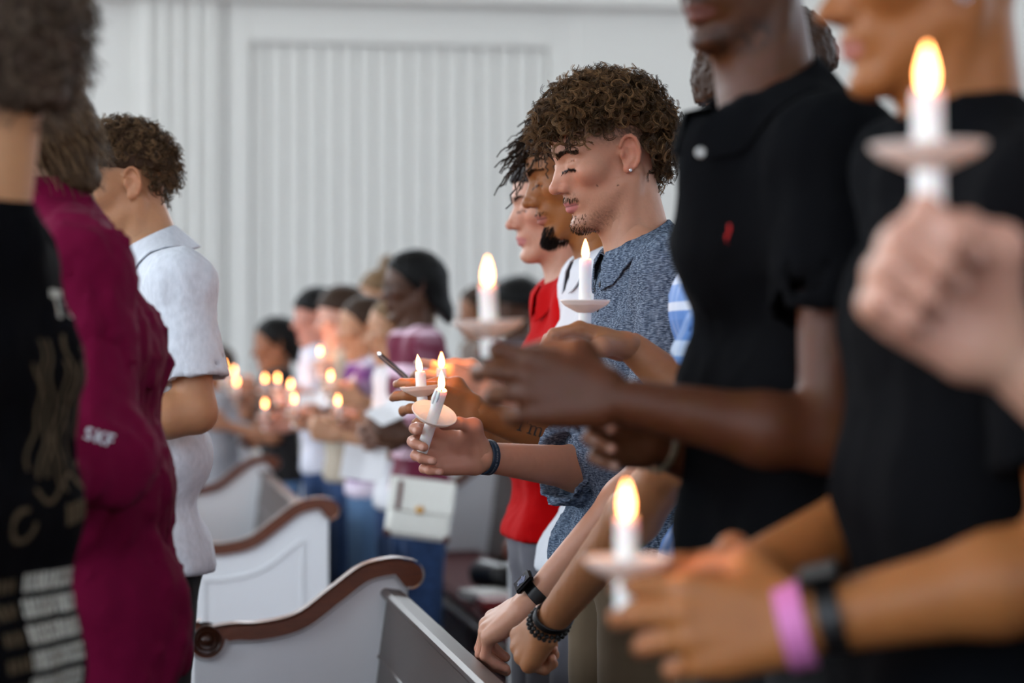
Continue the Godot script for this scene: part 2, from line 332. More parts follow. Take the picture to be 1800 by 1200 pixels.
func left_men() -> void:
	# --- black tee seen from behind
	var s := stance(Vector3(-0.2128, 0.0000, -2.8171), -.50, 1.86)
	s.label = "brown-haired person seen from behind in a black printed tour tee"
	s.nb = Vector3(-0.1777, 1.5339, -2.8116); s.chest = Vector3(-0.2039, 1.3819, -2.8157); s.waist = Vector3(-0.2052, 1.2136, -2.8159); s.pel = Vector3(-0.2077, 1.0325, -2.8163)
	var lf := Vector3(sin(-.50), 0, cos(-.50))
	s.sh = [Vector3(-0.1566, 1.4984, -2.8082) + lf * .19 + Vector3(-.02, 0, 0), Vector3(-0.1566, 1.4938, -2.8082) - lf * .15 + Vector3(-.07, 0, 0)]
	s.el = [s.sh[0] + Vector3(-.06, -.30, .02), s.sh[1] + Vector3(-.06, -.30, -.06)]
	s.wr = [s.el[0] + Vector3(-.22, .04, -.06), s.el[1] + Vector3(-.22, .04, 0)]
	s.head_at = Vector3(-0.1758, 1.7235, -2.8113)
	s.skin = Color(.50, .265, .135)
	s.head = {"turn": -.7, "pitch": .22, "hair": Color(.070, .046, .030), "scale": 1.03}
	s.head.locks = {"style": "curl", "n": 900, "strands": 3, "seg": 10, "color": Color(.045, .028, .018), "tip": Color(.20, .145, .10), "grows": func(p: Vector3) -> float: return .045 if p.y > lerpf(.03, -.075, smoothstep(-.0, -.06, p.z)) else 0.0, "curl": .014, "turns": .8, "mess": .9, "thick": .0013, "fall": Vector3(0, -.3, 0), "split": .004}
	s.head.cap = hair_cap(.024, [[Vector3(0, -.02, .0), Vector3(0, -1, .9)], [Vector3(0, -.075, -.08), Vector3(0, -1, .1)]], [[Vector3(0, .0, -.07), Vector3(0, -.05, -.065), .06, .045]], .010, 40.0)
	s.shirt = {"mat": M.tour_tee, "hem": .84, "neck": "crew", "loose": 1.08, "seed": 17, "crease": .010, "collar_mat": M.black_cloth, "uv": [Vector3(-0.1566, 1.5501, -2.8082) + Vector3(sin(.50), 0, -cos(.50)) * .10, .35, Vector3(sin(.50), 0, -cos(.50)), Vector3(cos(.50), 0, sin(.50))], "label": "black tee with tan line drawing and rows of white print"}
	s.trousers = M.dark_trousers; s.head_cell = .006
	S.tee = plan(s)
	# --- maroon quarter-zip
	s = stance(Vector3(-0.0390, 0.0000, -3.5490), -.22, 1.82)
	s.label = "brown-haired man in a maroon long-sleeved pullover with a standing collar"
	s.nb = Vector3(-0.1147, 1.5812, -3.5608); s.chest = Vector3(-0.0756, 1.3934, -3.5547); s.waist = Vector3(-0.0610, 1.1958, -3.5524); s.pel = Vector3(-0.0553, 1.0105, -3.5515)
	s.sh = [Vector3(-0.0636, 1.5040, -3.3504), Vector3(-0.0885, 1.5236, -3.7592)]
	s.el = [Vector3(-0.0509, 1.2576, -3.2674), Vector3(-0.1528, 1.2319, -3.8705)]; s.wr = [Vector3(-0.1368, 1.2220, -3.1088), Vector3(-0.2451, 1.2408, -3.6825)]
	s.head_at = Vector3(-0.1716, 1.6882, -3.5698)
	s.skin = Color(.52, .30, .21)
	s.head = {"turn": -.25, "pitch": .25, "hair": Color(.085, .050, .026)}
	s.head.locks = {"style": "long", "n": 700, "strands": 2, "seg": 6, "color": Color(.06, .034, .016), "tip": Color(.27, .17, .09), "grows": func(p: Vector3) -> float: return .06 if p.y > lerpf(.03, -.07, smoothstep(.01, -.06, p.z)) else 0.0, "curl": .003, "thick": .0009, "fall": Vector3(0, -1.0, -.25), "split": .003}
	s.head.cap = hair_cap(.015, [[Vector3(0, -.02, .0), Vector3(0, -1, .8)], [Vector3(0, -.09, -.08), Vector3(0, -1, 0)]], [[Vector3(0, .0, -.07), Vector3(0, -.06, -.07), .06, .045]], .006)
	s.shirt = {"mat": M.maroon_cloth, "hem": Vector3(-0.0268, 0.9240, -3.5471).y, "neck": "stand", "collar": .07, "sleeve": 1.85, "loose": 1.10, "seed": 19, "crease": .022, "cell": .011, "extra": [[Vector3(-0.0224, 1.0079, -3.4958), Vector3(-0.0437, 0.9673, -3.6003), .10, .10]]}
	s.trousers = M.denim; s.head_cell = .005
	S.maroon = plan(s)
	# --- white shirt
	s = stance(Vector3(0.0601, 0.0000, -5.0214), .02, 1.76)
	s.label = "curly-haired young man in a loose white short-sleeved shirt, eyes closed"
	s.nb = Vector3(0.0451, 1.6011, -5.0238); s.chest = Vector3(0.0590, 1.3906, -5.0216); s.waist = Vector3(0.0497, 1.1802, -5.0230); s.pel = Vector3(0.0451, 0.9814, -5.0238)
	s.sh = [Vector3(0.0945, 1.5260, -4.8237), Vector3(0.0348, 1.5360, -5.2177)]
	s.el = [Vector3(0.1235, 1.2740, -4.7787), Vector3(0.0085, 1.2434, -5.2623)]; s.wr = [Vector3(-0.0688, 1.2640, -4.7683), Vector3(-0.1326, 1.2479, -5.1326)]
	s.head_at = Vector3(-0.0254, 1.7321, -5.0348)
	s.skin = Color(.42, .205, .105)
	s.head = {"turn": .16, "pitch": .24, "hair": Color(.060, .034, .018), "blush": .3, "brows": 300, "scale": 1.0}
	s.head.locks = {"style": "curl", "n": 800, "strands": 3, "seg": 12, "color": Color(.035, .019, .010), "tip": Color(.20, .115, .055), "grows": func(p: Vector3) -> float: return .034 if p.y > lerpf(.050, -.055, smoothstep(-.035, -.075, p.z)) else 0.0, "curl": .007, "turns": 1.6, "mess": .7, "thick": .0011, "fall": Vector3(0, -.2, .1), "split": .003}
	s.head.cap = hair_cap(.008, [[Vector3(0, .048, .05), Vector3(0, -1, .3)]], [[Vector3(0, .0, -.085), Vector3(0, -.035, -.078), .035, .028]], .004)
	s.shirt = {"mat": M.linen, "hem": Vector3(0.0775, 0.9416, -5.0187).y, "sleeve": .76, "loose": 1.06, "seed": 23, "crease": .009, "sleeve_wide": 1.05}
	s.trousers = M.dark_trousers; s.head_cell = .004
	S.white = plan(s)

# a churchgoer across the aisle, from where the head is
func far_person(head: Vector3, label: String, skin: Color, hair: Color, style: String, top: Material, legs: Material, candles: Array, turn := 0.0, pitch := .15) -> Dictionary:
	var H := head.y / .925
	var s := stance(Vector3(head.x + .03, 0, head.z), turn, H, .02)
	s.label = label
	s.head_at = head
	s.skin = skin
	s.head = {"turn": turn, "pitch": pitch, "hair": hair, "blush": .2}
	var ex := []
	if style == "long": ex = [[Vector3(0, .02, -.06), Vector3(0, -.10, -.075), .072, .060, .03], [Vector3(0, -.10, -.075), Vector3(0, -.24, -.065), .060, .040, .03]]
	elif style == "tied": ex = [[Vector3(0, .05, -.08), Vector3(0, .03, -.125), .03, .035, .02], [Vector3(0, .03, -.125), Vector3(0, -.10, -.14), .03, .018, .02]]
	elif style == "bun": ex = [[Vector3(0, .12, -.06), Vector3(0, .15, -.06), .04, .04, .02]]
	var th: float = {"long": .014, "tied": .006, "bun": .008, "afro": .045, "short": .014}[style]
	var cuts := [[Vector3(0, .045, .05), Vector3(0, -1, 1.1)]] if style in ["long", "tied"] else [[Vector3(0, .035, .05), Vector3(0, -1, .35)]]
	s.head.cap = hair_cap(th, cuts, ex, .006, 50.0)
	s.head.cap_cell = .010
	s.shirt = {"mat": top, "hem": .50 * H, "neck": "crew", "loose": .96, "seed": 31, "crease": .008, "cell": .022, "hollow": false}
	s.trousers = legs
	s.wide = .92; s.arm = .88; s.neck = .88
	s.cell = .024; s.head_cell = .0075; s.hand_cell = .0065
	# hands go to the candles they hold
	for k in mini(candles.size(), 2):
		var c: Vector3 = candles[k]
		var side := 1 - k
		s.wr[side] = c + Vector3(.115, -.075, .02 if side == 0 else -.02)
		var sh: Vector3 = s.sh[side]
		var wr: Vector3 = s.wr[side]
		var span := wr - sh
		var reach := minf(span.length(), .52)
		var midp: Vector3 = sh + span * .5
		var bend := sqrt(maxf(.0, .28 * .28 - reach * reach * .25))
		s.el[side] = midp + (Vector3.DOWN + Vector3(.5, 0, 0) - span.normalized() * (Vector3.DOWN + Vector3(.5, 0, 0)).dot(span.normalized())).normalized() * bend
		s.hands[side] = {"pose": "candle", "fingers": Vector3(-1, .15, 0), "thumb": Vector3(0, 1, 0)}
	return plan(s)

func far_people() -> void:
	var dark := Color(.075, .032, .018); var brown := Color(.26, .115, .060); var tan_ := Color(.44, .23, .13); var pale := Color(.60, .35, .27)
	var black := Color(.006, .005, .005); var brunette := Color(.045, .026, .016); var fair := Color(.20, .12, .06)
	S.glasses = far_person(Vector3(0.9702, 1.6140, -8.4518), "dark-skinned woman with long black hair, glasses and white-striped maroon tee", dark, black, "long", M.stripes, M.denim, [Vector3(0.7853, 1.1500, -8.2783), Vector3(0.7947, 1.1846, -8.0744)], .1, .1)
	far_person(Vector3(0.9753, 1.4685, -9.0583), "woman with fair tied hair in a white top behind the striped maroon tee", tan_, fair, "tied", mat(Color(.78, .78, .80), .9), M.denim, [Vector3(0.7553, 1.1882, -8.9916)], .1)
	far_person(Vector3(0.9178, 1.4822, -9.6747), "woman with dark tied-back hair in a purple and white top", tan_, brunette, "tied", M.purple, M.light_denim, [Vector3(0.6339, 1.1809, -9.6180), Vector3(0.7686, 1.2726, -9.4957)], .05)
	far_person(Vector3(0.8788, 1.5357, -10.2882), "pale woman with brown hair and cream cardigan among the candle holders", pale, brunette, "short", mat(Color(.62, .58, .52), .9), M.denim, [Vector3(0.6528, 1.2289, -10.1212), Vector3(0.7825, 1.3664, -10.2020)], .1)
	far_person(Vector3(0.8185, 1.5436, -10.9050), "pale person with short dark hair in a white shirt beside the wall", Color(.50, .24, .18), black, "short", mat(Color(.78, .79, .84), .9), M.denim, [Vector3(0.5769, 1.1344, -10.6898), Vector3(0.6373, 1.2457, -10.7816)], 0.0)
	far_person(Vector3(0.6653, 1.4161, -11.4351), "woman with long black hair and dark top, furthest along the far pew", brown, black, "long", mat(Color(.05, .045, .055), .9), M.light_denim, [Vector3(0.6067, 1.2366, -11.2419)], 0.0)
	far_person(Vector3(0.4094, 1.2891, -12.4875), "person in a grey top half hidden behind the loose white shirt", brown, brunette, "short", mat(Color(.5, .5, .52), .9), M.light_denim, [Vector3(0.5106, 1.2080, -12.0668), Vector3(0.5029, 1.2628, -12.2198)], .3)
	far_person(Vector3(1.1529, 1.6468, -11.3586), "woman with a fair bun on top standing at the back of the group", tan_, fair, "bun", mat(Color(.7, .7, .72), .9), M.denim, [], 0.0)
	far_person(Vector3(1.7888, 1.5797, -11.2588), "dark-skinned person with a black afro behind the red polo", dark, black, "afro", mat(Color(.25, .2, .22), .9), M.denim, [], .15)
	far_person(Vector3(1.6989, 1.5807, -11.8803), "dark-haired person in taupe standing beside the black afro", brown, brunette, "long", mat(Color(.42, .37, .34), .9), mat(Color(.40, .35, .32), .9), [], .1)

func build_people() -> void:
	hero()
	row_men()
	left_men()
	far_people()
	run_jobs()
	for s in people: person(s)
	hero_things()
	men_things()

# ---------------------------------------------------------------- worn and held things
func flat_text(words: String, px: float, depth := .0006, serif := false) -> TextMesh:
	var t := TextMesh.new()
	t.text = words; t.font_size = 32; t.pixel_size = px / 32.0; t.depth = depth
	var f := SystemFont.new()
	f.font_names = PackedStringArray(["Droid Serif" if serif else "Droid Sans"])
	if serif: f.font_italic = true
	else: f.font_weight = 700
	t.font = f
	return t

# a frame with z along `out`, x along `right`
func facing(at: Vector3, out: Vector3, right: Vector3) -> Transform3D:
	var z := out.normalized()
	var x := (right - z * right.dot(z)).normalized()
	return Transform3D(Basis(x, z.cross(x), z), at)

# a flat drawing laid on a curved surface, along the frame's -z
func laid_on(m: Mesh, xf: Transform3D, f: Field, base: Vector3) -> ArrayMesh:
	var a := m.surface_get_arrays(0)
	var sh := Shape.new()
	var out := xf.basis.z
	var tv: PackedVector3Array = a[Mesh.ARRAY_VERTEX]
	var seen := {}
	for v in tv:
		var key := Vector2i(roundi(v.x * 20000), roundi(v.y * 20000))
		if not seen.has(key): seen[key] = hit(f, xf * Vector3(v.x, v.y, 0), -out, .2)
		sh.v.append(seen[key] + out * (.0006 + maxf(v.z, 0.0)) - base); sh.n.append(out); sh.c.append(Color.WHITE)
	sh.i = a[Mesh.ARRAY_INDEX] if a[Mesh.ARRAY_INDEX] else PackedInt32Array(range(tv.size()))
	return sh.commit()

func men_things() -> void:
	# tan man: pink band, watch, hoop in the ear
	var s: Dictionary = S.tan
	var fo: Vector3 = (s.wr[0] - s.el[0]).normalized()
	band("pink_wristband", s.wr[0] + fo * .012, fo, .0345, .024, .004, mat(Color(.80, .46, .68), .6), s.node, .86, Vector3.UP)
	watch(s.node, s.wr[0] - fo * .022, fo, Vector3(.1, .9, .3), .038, false)
	var er := Shape.new()
	var pts := PackedVector3Array(); var rr := PackedFloat32Array()
	for k in 17:
		var an := TAU * k / 16.0
		pts.append(s.head_at + s.hb * Vector3(.0835, -.034 + .006 * cos(an), -.003 + .006 * sin(an)) - s.base); rr.append(.0011)
	er.tube(pts, rr, 6)
	part("earring", er.commit(), M.silver, s.node)
	candle(Vector3(0.4560, 1.1554, -2.2161), Vector3(0, 1, 0), .088, .031, "thick-looking white candle in the hand with the pink band", Vector3.ZERO, 1, 1.0)
	# black polo: button, emblem, band on the right wrist
	s = S.polo
	var bt := Shape.new()
	bt.lathe(PackedVector2Array([Vector2(.0065, 0), Vector2(.0065, .0015), Vector2(.005, .0025), Vector2(.0035, .0016), Vector2(0, .0016)]), 20)
	var view := func(p: Vector3) -> Vector3: return (p - Vector3(0, 1.40, 0)).normalized()
	var p0: Vector3 = Vector3(0.5341, 1.5862, -2.2443)
	var o := hit(s.f_shirt[0], p0, view.call(p0), 1.5)
	part("button", bt.commit(), mat(Color(.75, .77, .76), .3), s.node, Transform3D(Basis(Vector3.RIGHT, PI * .5) , o - s.base + Vector3(-.001, 0, .002)))
	p0 = Vector3(0.5614, 1.5093, -2.2400)
	o = hit(s.f_shirt[0], p0, view.call(p0), 1.5)
	var em := Shape.new()
	var ex := facing(o - s.base + Vector3(0, 0, .001), Vector3(-.35, 0, 1), Vector3(1, 0, .35))
	em.box(Vector3(.005, .014, .002), ex * Transform3D(Basis.IDENTITY, Vector3(0, .004, 0)), .0008)
	em.box(Vector3(.004, .006, .002), ex * Transform3D(Basis.IDENTITY, Vector3(.002, .0135, 0)), .0008)
	em.box(Vector3(.011, .005, .002), ex * Transform3D(Basis(Vector3.BACK, .3), Vector3(0, -.002, 0)), .0008)
	em.box(Vector3(.003, .012, .002), ex * Transform3D(Basis(Vector3.BACK, .25), Vector3(-.003, -.010, 0)), .0008)
	em.box(Vector3(.003, .011, .002), ex * Transform3D(Basis(Vector3.BACK, -.2), Vector3(.003, -.009, 0)), .0008)
	part("chest_emblem", em.commit(), mat(Color(.75, .02, .03), .7), s.node)
	fo = (s.wr[1] - s.el[1]).normalized()
	band("bracelet", s.wr[1] - fo * .01, fo, .029, .010, .004, mat(Color(.45, .42, .34), .4), s.node, .86, Vector3.UP)
	candle(Vector3(0.4036, 1.3896, -2.7304), Vector3(-.04, 1, 0), .083, .024, "white candle rising from the dark-skinned man's pinched fingers", Vector3.ZERO, 1, 1.0)
	# near fist
	s = S.near
	candle(Vector3(0.6367, 1.5104, -1.8790), Vector3(-.02, 1, 0), .098, .036, "large white candle in the raised fist of the navy shirt wearer", Vector3.ZERO, 1, 1.15)
	# striped shirt: bead bracelets and a flat black band, candle in the other hand
	s = S.striped
	fo = (s.wr[0] - s.el[0]).normalized()
	band("bracelet", s.wr[0] - fo * .022, fo, .0305, .014, .003, M.black_rubber, s.node, .86, Vector3(0, .5, .8))
	for b in 2:
		var beads := Node3D.new()
		beads.name = "bead_bracelet"
		s.node.add_child(beads, true)
		var y := fo; var x := (Vector3(0, .5, .8) - y * Vector3(0, .5, .8).dot(y)).normalized(); var z := x.cross(y)
		var bm := Shape.new()
		bm.lathe(PackedVector2Array([Vector2(0, -.0042), Vector2(.0024, -.0034), Vector2(.0040, -.0012), Vector2(.0040, .0012), Vector2(.0024, .0034), Vector2(0, .0042)]), 10)
		var mesh := bm.commit()
		for k in 24:
			var an := TAU * k / 24.0
			var q: Vector3 = s.wr[0] - fo * (.008 - .011 * b) + (x * cos(an) * 1.05 + z * sin(an) * .88) * .0335
			part("bead", mesh, mat(Color(.02, .018, .02), .35) if b == 0 else mat(Color(.035, .022, .022), .55), beads, Transform3D(Basis.IDENTITY, q - s.base))
	candle(Vector3(0.7318, 1.4345, -3.8936), Vector3(.01, 1, 0), .112, .026, "white candle level above the tanned hand in front of the grey polo", Vector3.ZERO, 1, 1.0)
	# white polo: tattoo script on the forearm, candle behind the tilted one
	s = S.twists
	fo = (s.wr[0] - s.el[0]).normalized()
	var tat := flat_text("I'm The", .034, .0012, true)
	var to: Vector3 = (s.el[0] as Vector3).lerp(s.wr[0], .47)
	part("forearm_tattoo", laid_on(tat, facing(to + Vector3(0, 0, .09), Vector3(-.12, 0, 1), -fo), s.f_body, s.base), mat(Color(.09, .06, .045), .7), s.node)
	candle(Vector3(0.5441, 1.2815, -4.5507), Vector3(-.08, 1, 0), .075, .030, "white candle leaning the other way behind the tilted candle", Vector3(-.15, 0, 0), 1, 1.0)
	s = S.red
	candle(Vector3(0.6323, 1.2941, -4.9620), Vector3(-.02, 1, 0), .066, .018, "short white candle against the red polo wearer's pale hand", Vector3.ZERO, 1, 1.0)
	# maroon sleeve lettering
	s = S.maroon
	p0 = Vector3(-0.0350, 1.3046, -2.6373)
	o = hit(s.f_shirt[1], p0, view.call(p0), 1.2)
	part("sleeve_lettering", flat_text("SKF", .024, .001), M.white_cloth, s.node, facing(o - s.base + Vector3(0, 0, .003), Vector3(-.05, 0, 1), Vector3(1, -.3, .1)))

func build_things() -> void:
	# candles across the aisle
	var far := [[Vector3(0.4539, 1.3282, -12.2781), "candle at the outer end of the far row, half behind the white shirt"], [Vector3(0.5029, 1.2971, -12.2198), "upper candle of the person in grey behind the white shirt"], [Vector3(0.5106, 1.2419, -12.0668), "lower candle of the person in grey behind the white shirt"], [Vector3(0.6067, 1.2682, -11.2419), "candle held by the long black-haired woman in a dark top"], [Vector3(0.6373, 1.2761, -10.7816), "upper candle of the short dark-haired person in white"], [Vector3(0.6528, 1.2574, -10.1212), "lower candle of the woman in a cream cardigan"], [Vector3(0.5769, 1.1644, -10.6898), "lower candle of the short dark-haired person in white"], [Vector3(0.6339, 1.2080, -9.6180), "lower candle of the woman in purple and white"], [Vector3(0.7825, 1.3952, -10.2020), "upper candle of the woman in a cream cardigan"], [Vector3(0.7686, 1.2994, -9.4957), "upper candle of the woman in purple and white"], [Vector3(0.7553, 1.2136, -8.9916), "candle of the fair-haired woman in a white top"]]
	for c in far:
		var p: Vector3 = c[0]
		candle(p - Vector3(0, .125, 0), Vector3.UP, .105, .045, c[1], Vector3.ZERO, 0, 1.0, "candles across the aisle")
	# glasses of the woman in maroon
	var s: Dictionary = S.glasses
	var g := Shape.new()
	for sd in [-1.0, 1.0]:
		var pts := PackedVector3Array(); var rr := PackedFloat32Array()
		for k in 19:
			var an := TAU * k / 18.0
			pts.append(Vector3(sd * .033 + .024 * cos(an), .004 + .019 * sin(an), .100 - .006 * absf(cos(an)))); rr.append(.0016)
		g.tube(pts, rr, 5)
		g.tube(PackedVector3Array([Vector3(sd * .057, .010, .094), Vector3(sd * .078, .010, .04), Vector3(sd * .080, .010, -.01)]), PackedFloat32Array([.0016, .0016, .0014]), 5)
	g.tube(PackedVector3Array([Vector3(-.009, .008, .100), Vector3(.009, .008, .100)]), PackedFloat32Array([.0016, .0016]), 5)
	var gt := thing("glasses", "thin dark glasses on the woman with long black hair", "glasses", s.head_at)
	gt.basis = s.hb
	part("frame", g.commit(), mat(Color(.03, .03, .04), .3), gt)
	handbag()
	# things left on the seat across the aisle
	var bag := thing("tote_bag", "black bag lying on the pew seat across the aisle", "bag", Vector3(1.36, .50, -8.85), .2)
	var bf := Field.new()
	bf.cap(Vector3(-.05, .06, -.09), Vector3(-.04, .06, .09), .055, .05, .04)
	bf.cap(Vector3(.05, .05, -.08), Vector3(.05, .05, .08), .05, .048, .05)
	bf.cut(Vector3.ZERO, Vector3.DOWN)
	var bs := Shape.new(); bs.add(bf.mesh(.012))
	part("bag_body", bs.commit(), M.black_rubber, bag)
	var hd := Shape.new(); hd.tube(PackedVector3Array([Vector3(0, .09, -.06), Vector3(.02, .15, -.03), Vector3(.02, .15, .03), Vector3(0, .09, .06)]), PackedFloat32Array([.006, .006, .006, .006]), 6)
	part("handle", hd.commit(), M.black_rubber, bag)
	for b in 2:
		var bk := thing("hymnal", ["red hymnal on the pew seat beside the black bag", "white book on the pew seat beside the red hymnal"][b], "book", Vector3(1.27, .494, -8.35 - .26 * b), .3 * b)
		var cv := Shape.new(); cv.box(Vector3(.15, .034, .21), Transform3D(Basis.IDENTITY, Vector3(0, .018, 0)), .003)
		part("cover", cv.commit(), mat([Color(.45, .04, .06), Color(.75, .74, .72)][b], .6), bk)
		var pg := Shape.new(); pg.box(Vector3(.146, .026, .206), Transform3D(Basis.IDENTITY, Vector3(.004, .018, 0)), .001)
		part("pages", pg.commit(), M.paper, bk)
	# booklets and a phone
	booklet(Vector3(0.8552, 1.1916, -8.0143), Vector3(-.35, .8, .5), Vector3(1, .25, -.4), "open white order of service held by the striped maroon tee wearer")
	booklet(Vector3(0.9223, 1.2808, -9.5323), Vector3(-.5, .3, .8), Vector3(.6, .75, .2), "white folded programme held up by the woman in purple")
	booklet(Vector3(0.7853, 1.0036, -8.2783), Vector3(-.2, .3, .9), Vector3(1, -.15, .2), "white programme hanging below the striped maroon tee wearer's hand")
	booklet(Vector3(0.7434, 1.1810, -9.9045), Vector3(-.3, .8, .5), Vector3(1, -.2, 0), "white programme resting among the far candle holders")
	var ph := thing("phone", "silver phone held flat beside the pale hand", "phone", Vector3(0.5568, 1.3412, -4.9738))
	ph.basis = Basis(Vector3.BACK, -.70) * Basis(Vector3.RIGHT, .10)
	var a := Shape.new(); a.box(Vector3(.148, .008, .072), Transform3D.IDENTITY, .0035)
	part("case", a.commit(), mat(Color(.62, .62, .65), .25, {"metallic": .7}), ph)
	var b := Shape.new(); b.box(Vector3(.140, .0012, .066), Transform3D(Basis.IDENTITY, Vector3(0, .0042, 0)), .0004)
	part("glass", b.commit(), M.screen, ph)

func booklet(at: Vector3, out: Vector3, right: Vector3, label: String) -> void:
	var t := thing("booklet", label, "booklet", at)
	t.transform = facing(at, out, right)
	for sd in [-1.0, 1.0]:
		var sh := Shape.new()
		sh.box(Vector3(.075, .12, .0015), Transform3D(Basis(Vector3.UP, -sd * .18), Vector3(sd * .037, 0, .007)), .0005)
		part("page", sh.commit(), M.paper, t)

func handbag() -> void:
	var at: Vector3 = Vector3(0.9627, 0.8540, -8.1493)
	var t := thing("handbag", "white quilted shoulder bag with brown corners and a gold clasp", "handbag", at)
	t.transform = facing(at, Vector3(-.1, .05, 1), Vector3(1, -.13, .1))
	var f := Shape.new(); f.box(Vector3(.22, .20, .07), Transform3D.IDENTITY, .014)
	part("bag_body", f.commit(), M.bag_white, t)
	var fl := Shape.new(); fl.box(Vector3(.222, .115, .012), Transform3D(Basis.IDENTITY, Vector3(0, .046, .038)), .005)
	part("flap", fl.commit(), M.bag_white, t)
	for c in [[-.1, -.09], [.1, -.09], [-.1, .092], [.1, .092]]:
		var k := Shape.new(); k.box(Vector3(.026, .026, .074), Transform3D(Basis.IDENTITY, Vector3(c[0], c[1], 0)), .006)
		part("corner_patch", k.commit(), mat(Color(.28, .09, .06), .5), t)
	var cl := Shape.new(); cl.lathe(PackedVector2Array([Vector2(.014, 0), Vector2(.014, .004), Vector2(.009, .007), Vector2(0, .007)]), 16, Transform3D(Basis(Vector3.RIGHT, PI * .5), Vector3(0, -.002, .043)))
	part("clasp", cl.commit(), mat(Color(.75, .55, .22), .3, {"metallic": 1.0}), t)
	var tab := Shape.new(); tab.box(Vector3(.016, .10, .004), Transform3D(Basis.IDENTITY, Vector3(-.075, .04, .046)), .001)
	part("leather_tab", tab.commit(), mat(Color(.34, .14, .10), .5), t)
	var st := Shape.new()
	st.tube(PackedVector3Array([Vector3(-.1, .09, 0), Vector3(-.02, .28, -.03), Vector3(.10, .50, -.10)]), PackedFloat32Array([.006, .006, .006]), 6, Color.WHITE, .4)
	part("strap", st.commit(), mat(Color(.34, .14, .10), .5), t)

func build_pews() -> void:
	var lens := [4.88, 3.18, 3.4]
	var ends := [-5.46, -10.83, -16.2]      # where each block of pews ends, furthest from the side aisle
	var block := ["near", "middle", "far"]
	for k in 3:
		var proto: Node3D = null
		for row in [0, 1, -1, 2, 3, -2]:
			if k == 0 and row < -1: continue
			var p: Node3D
			if proto == null:
				p = make_pew(lens[k])
				proto = p
			else:
				p = proto.duplicate()
				p.name = numbered("pew")
				add_child(p)
			p.position = Vector3(.123 + row * (.94 if k == 0 and row >= 0 else 1.06), 0, ends[k] + lens[k] * .5)
			var near := ["white scroll-armed pew whose back the congregation's hands rest on", "white scroll-armed pew standing behind the curly-haired man", "white scroll-armed pew two rows behind the curly-haired man", "white scroll-armed pew three rows behind the curly-haired man", "", "white scroll-armed pew in front of the maroon pullover"]
			var lab: String = near[row]
			if k == 1: lab = ["white scroll-armed pew end across the aisle, in line with the grasped pew", "pew across the aisle behind the woman with the white handbag", "pew across the aisle, two behind the grasped pew's line", "pew across the aisle, three behind the grasped pew's line", "pew across the aisle, two ahead of the grasped pew's line", "pew across the aisle, one ahead of the grasped pew's line"][row]
			elif k == 2: lab = ["pew by the panelled wall, in line with the grasped pew", "pew by the panelled wall, one behind the grasped pew's line", "pew by the panelled wall, two behind the grasped pew's line", "pew by the panelled wall, three behind the grasped pew's line", "pew by the panelled wall, two ahead of the grasped pew's line", "pew by the panelled wall, one ahead of the grasped pew's line"][row]
			p.set_meta("label", lab)
			p.set_meta("group", "pews of the %s block" % block[k])

# ---------------------------------------------------------------- the church: walls, floor, pews
func wood_tex(a: Color, b: Color, c: Color, seed_: int) -> ImageTexture:
	var img := Image.create(512, 512, false, Image.FORMAT_RGB8)
	var n1 := FastNoiseLite.new(); n1.seed = seed_; n1.frequency = .004; n1.fractal_octaves = 3
	var n2 := FastNoiseLite.new(); n2.seed = seed_ + 1; n2.frequency = .03; n2.fractal_octaves = 3
	for y in 512:
		for x in 512:
			var w := n1.get_noise_2d(x * .5, y * 4.0)
			var r := sin((y * .02 + w * 7.0) * TAU) * .5 + .5
			var g := n2.get_noise_2d(x * .25, y * 8.0) * .5 + .5
			img.set_pixel(x, y, a.lerp(b, r * .55).lerp(c, clampf((g - .45) * 2.2, 0, 1) * .7))
	return ImageTexture.create_from_image(img)

func curve_pts(p: Array, steps: int) -> PackedVector2Array:
	var out := PackedVector2Array()
	for k in p.size() - 1:
		var p0: Vector2 = p[maxi(k - 1, 0)]; var p1: Vector2 = p[k]; var p2: Vector2 = p[k + 1]; var p3: Vector2 = p[mini(k + 2, p.size() - 1)]
		for t in steps: out.append(p1.cubic_interpolate(p2, p0, p3, float(t) / steps))
	out.append(p[-1])
	return out

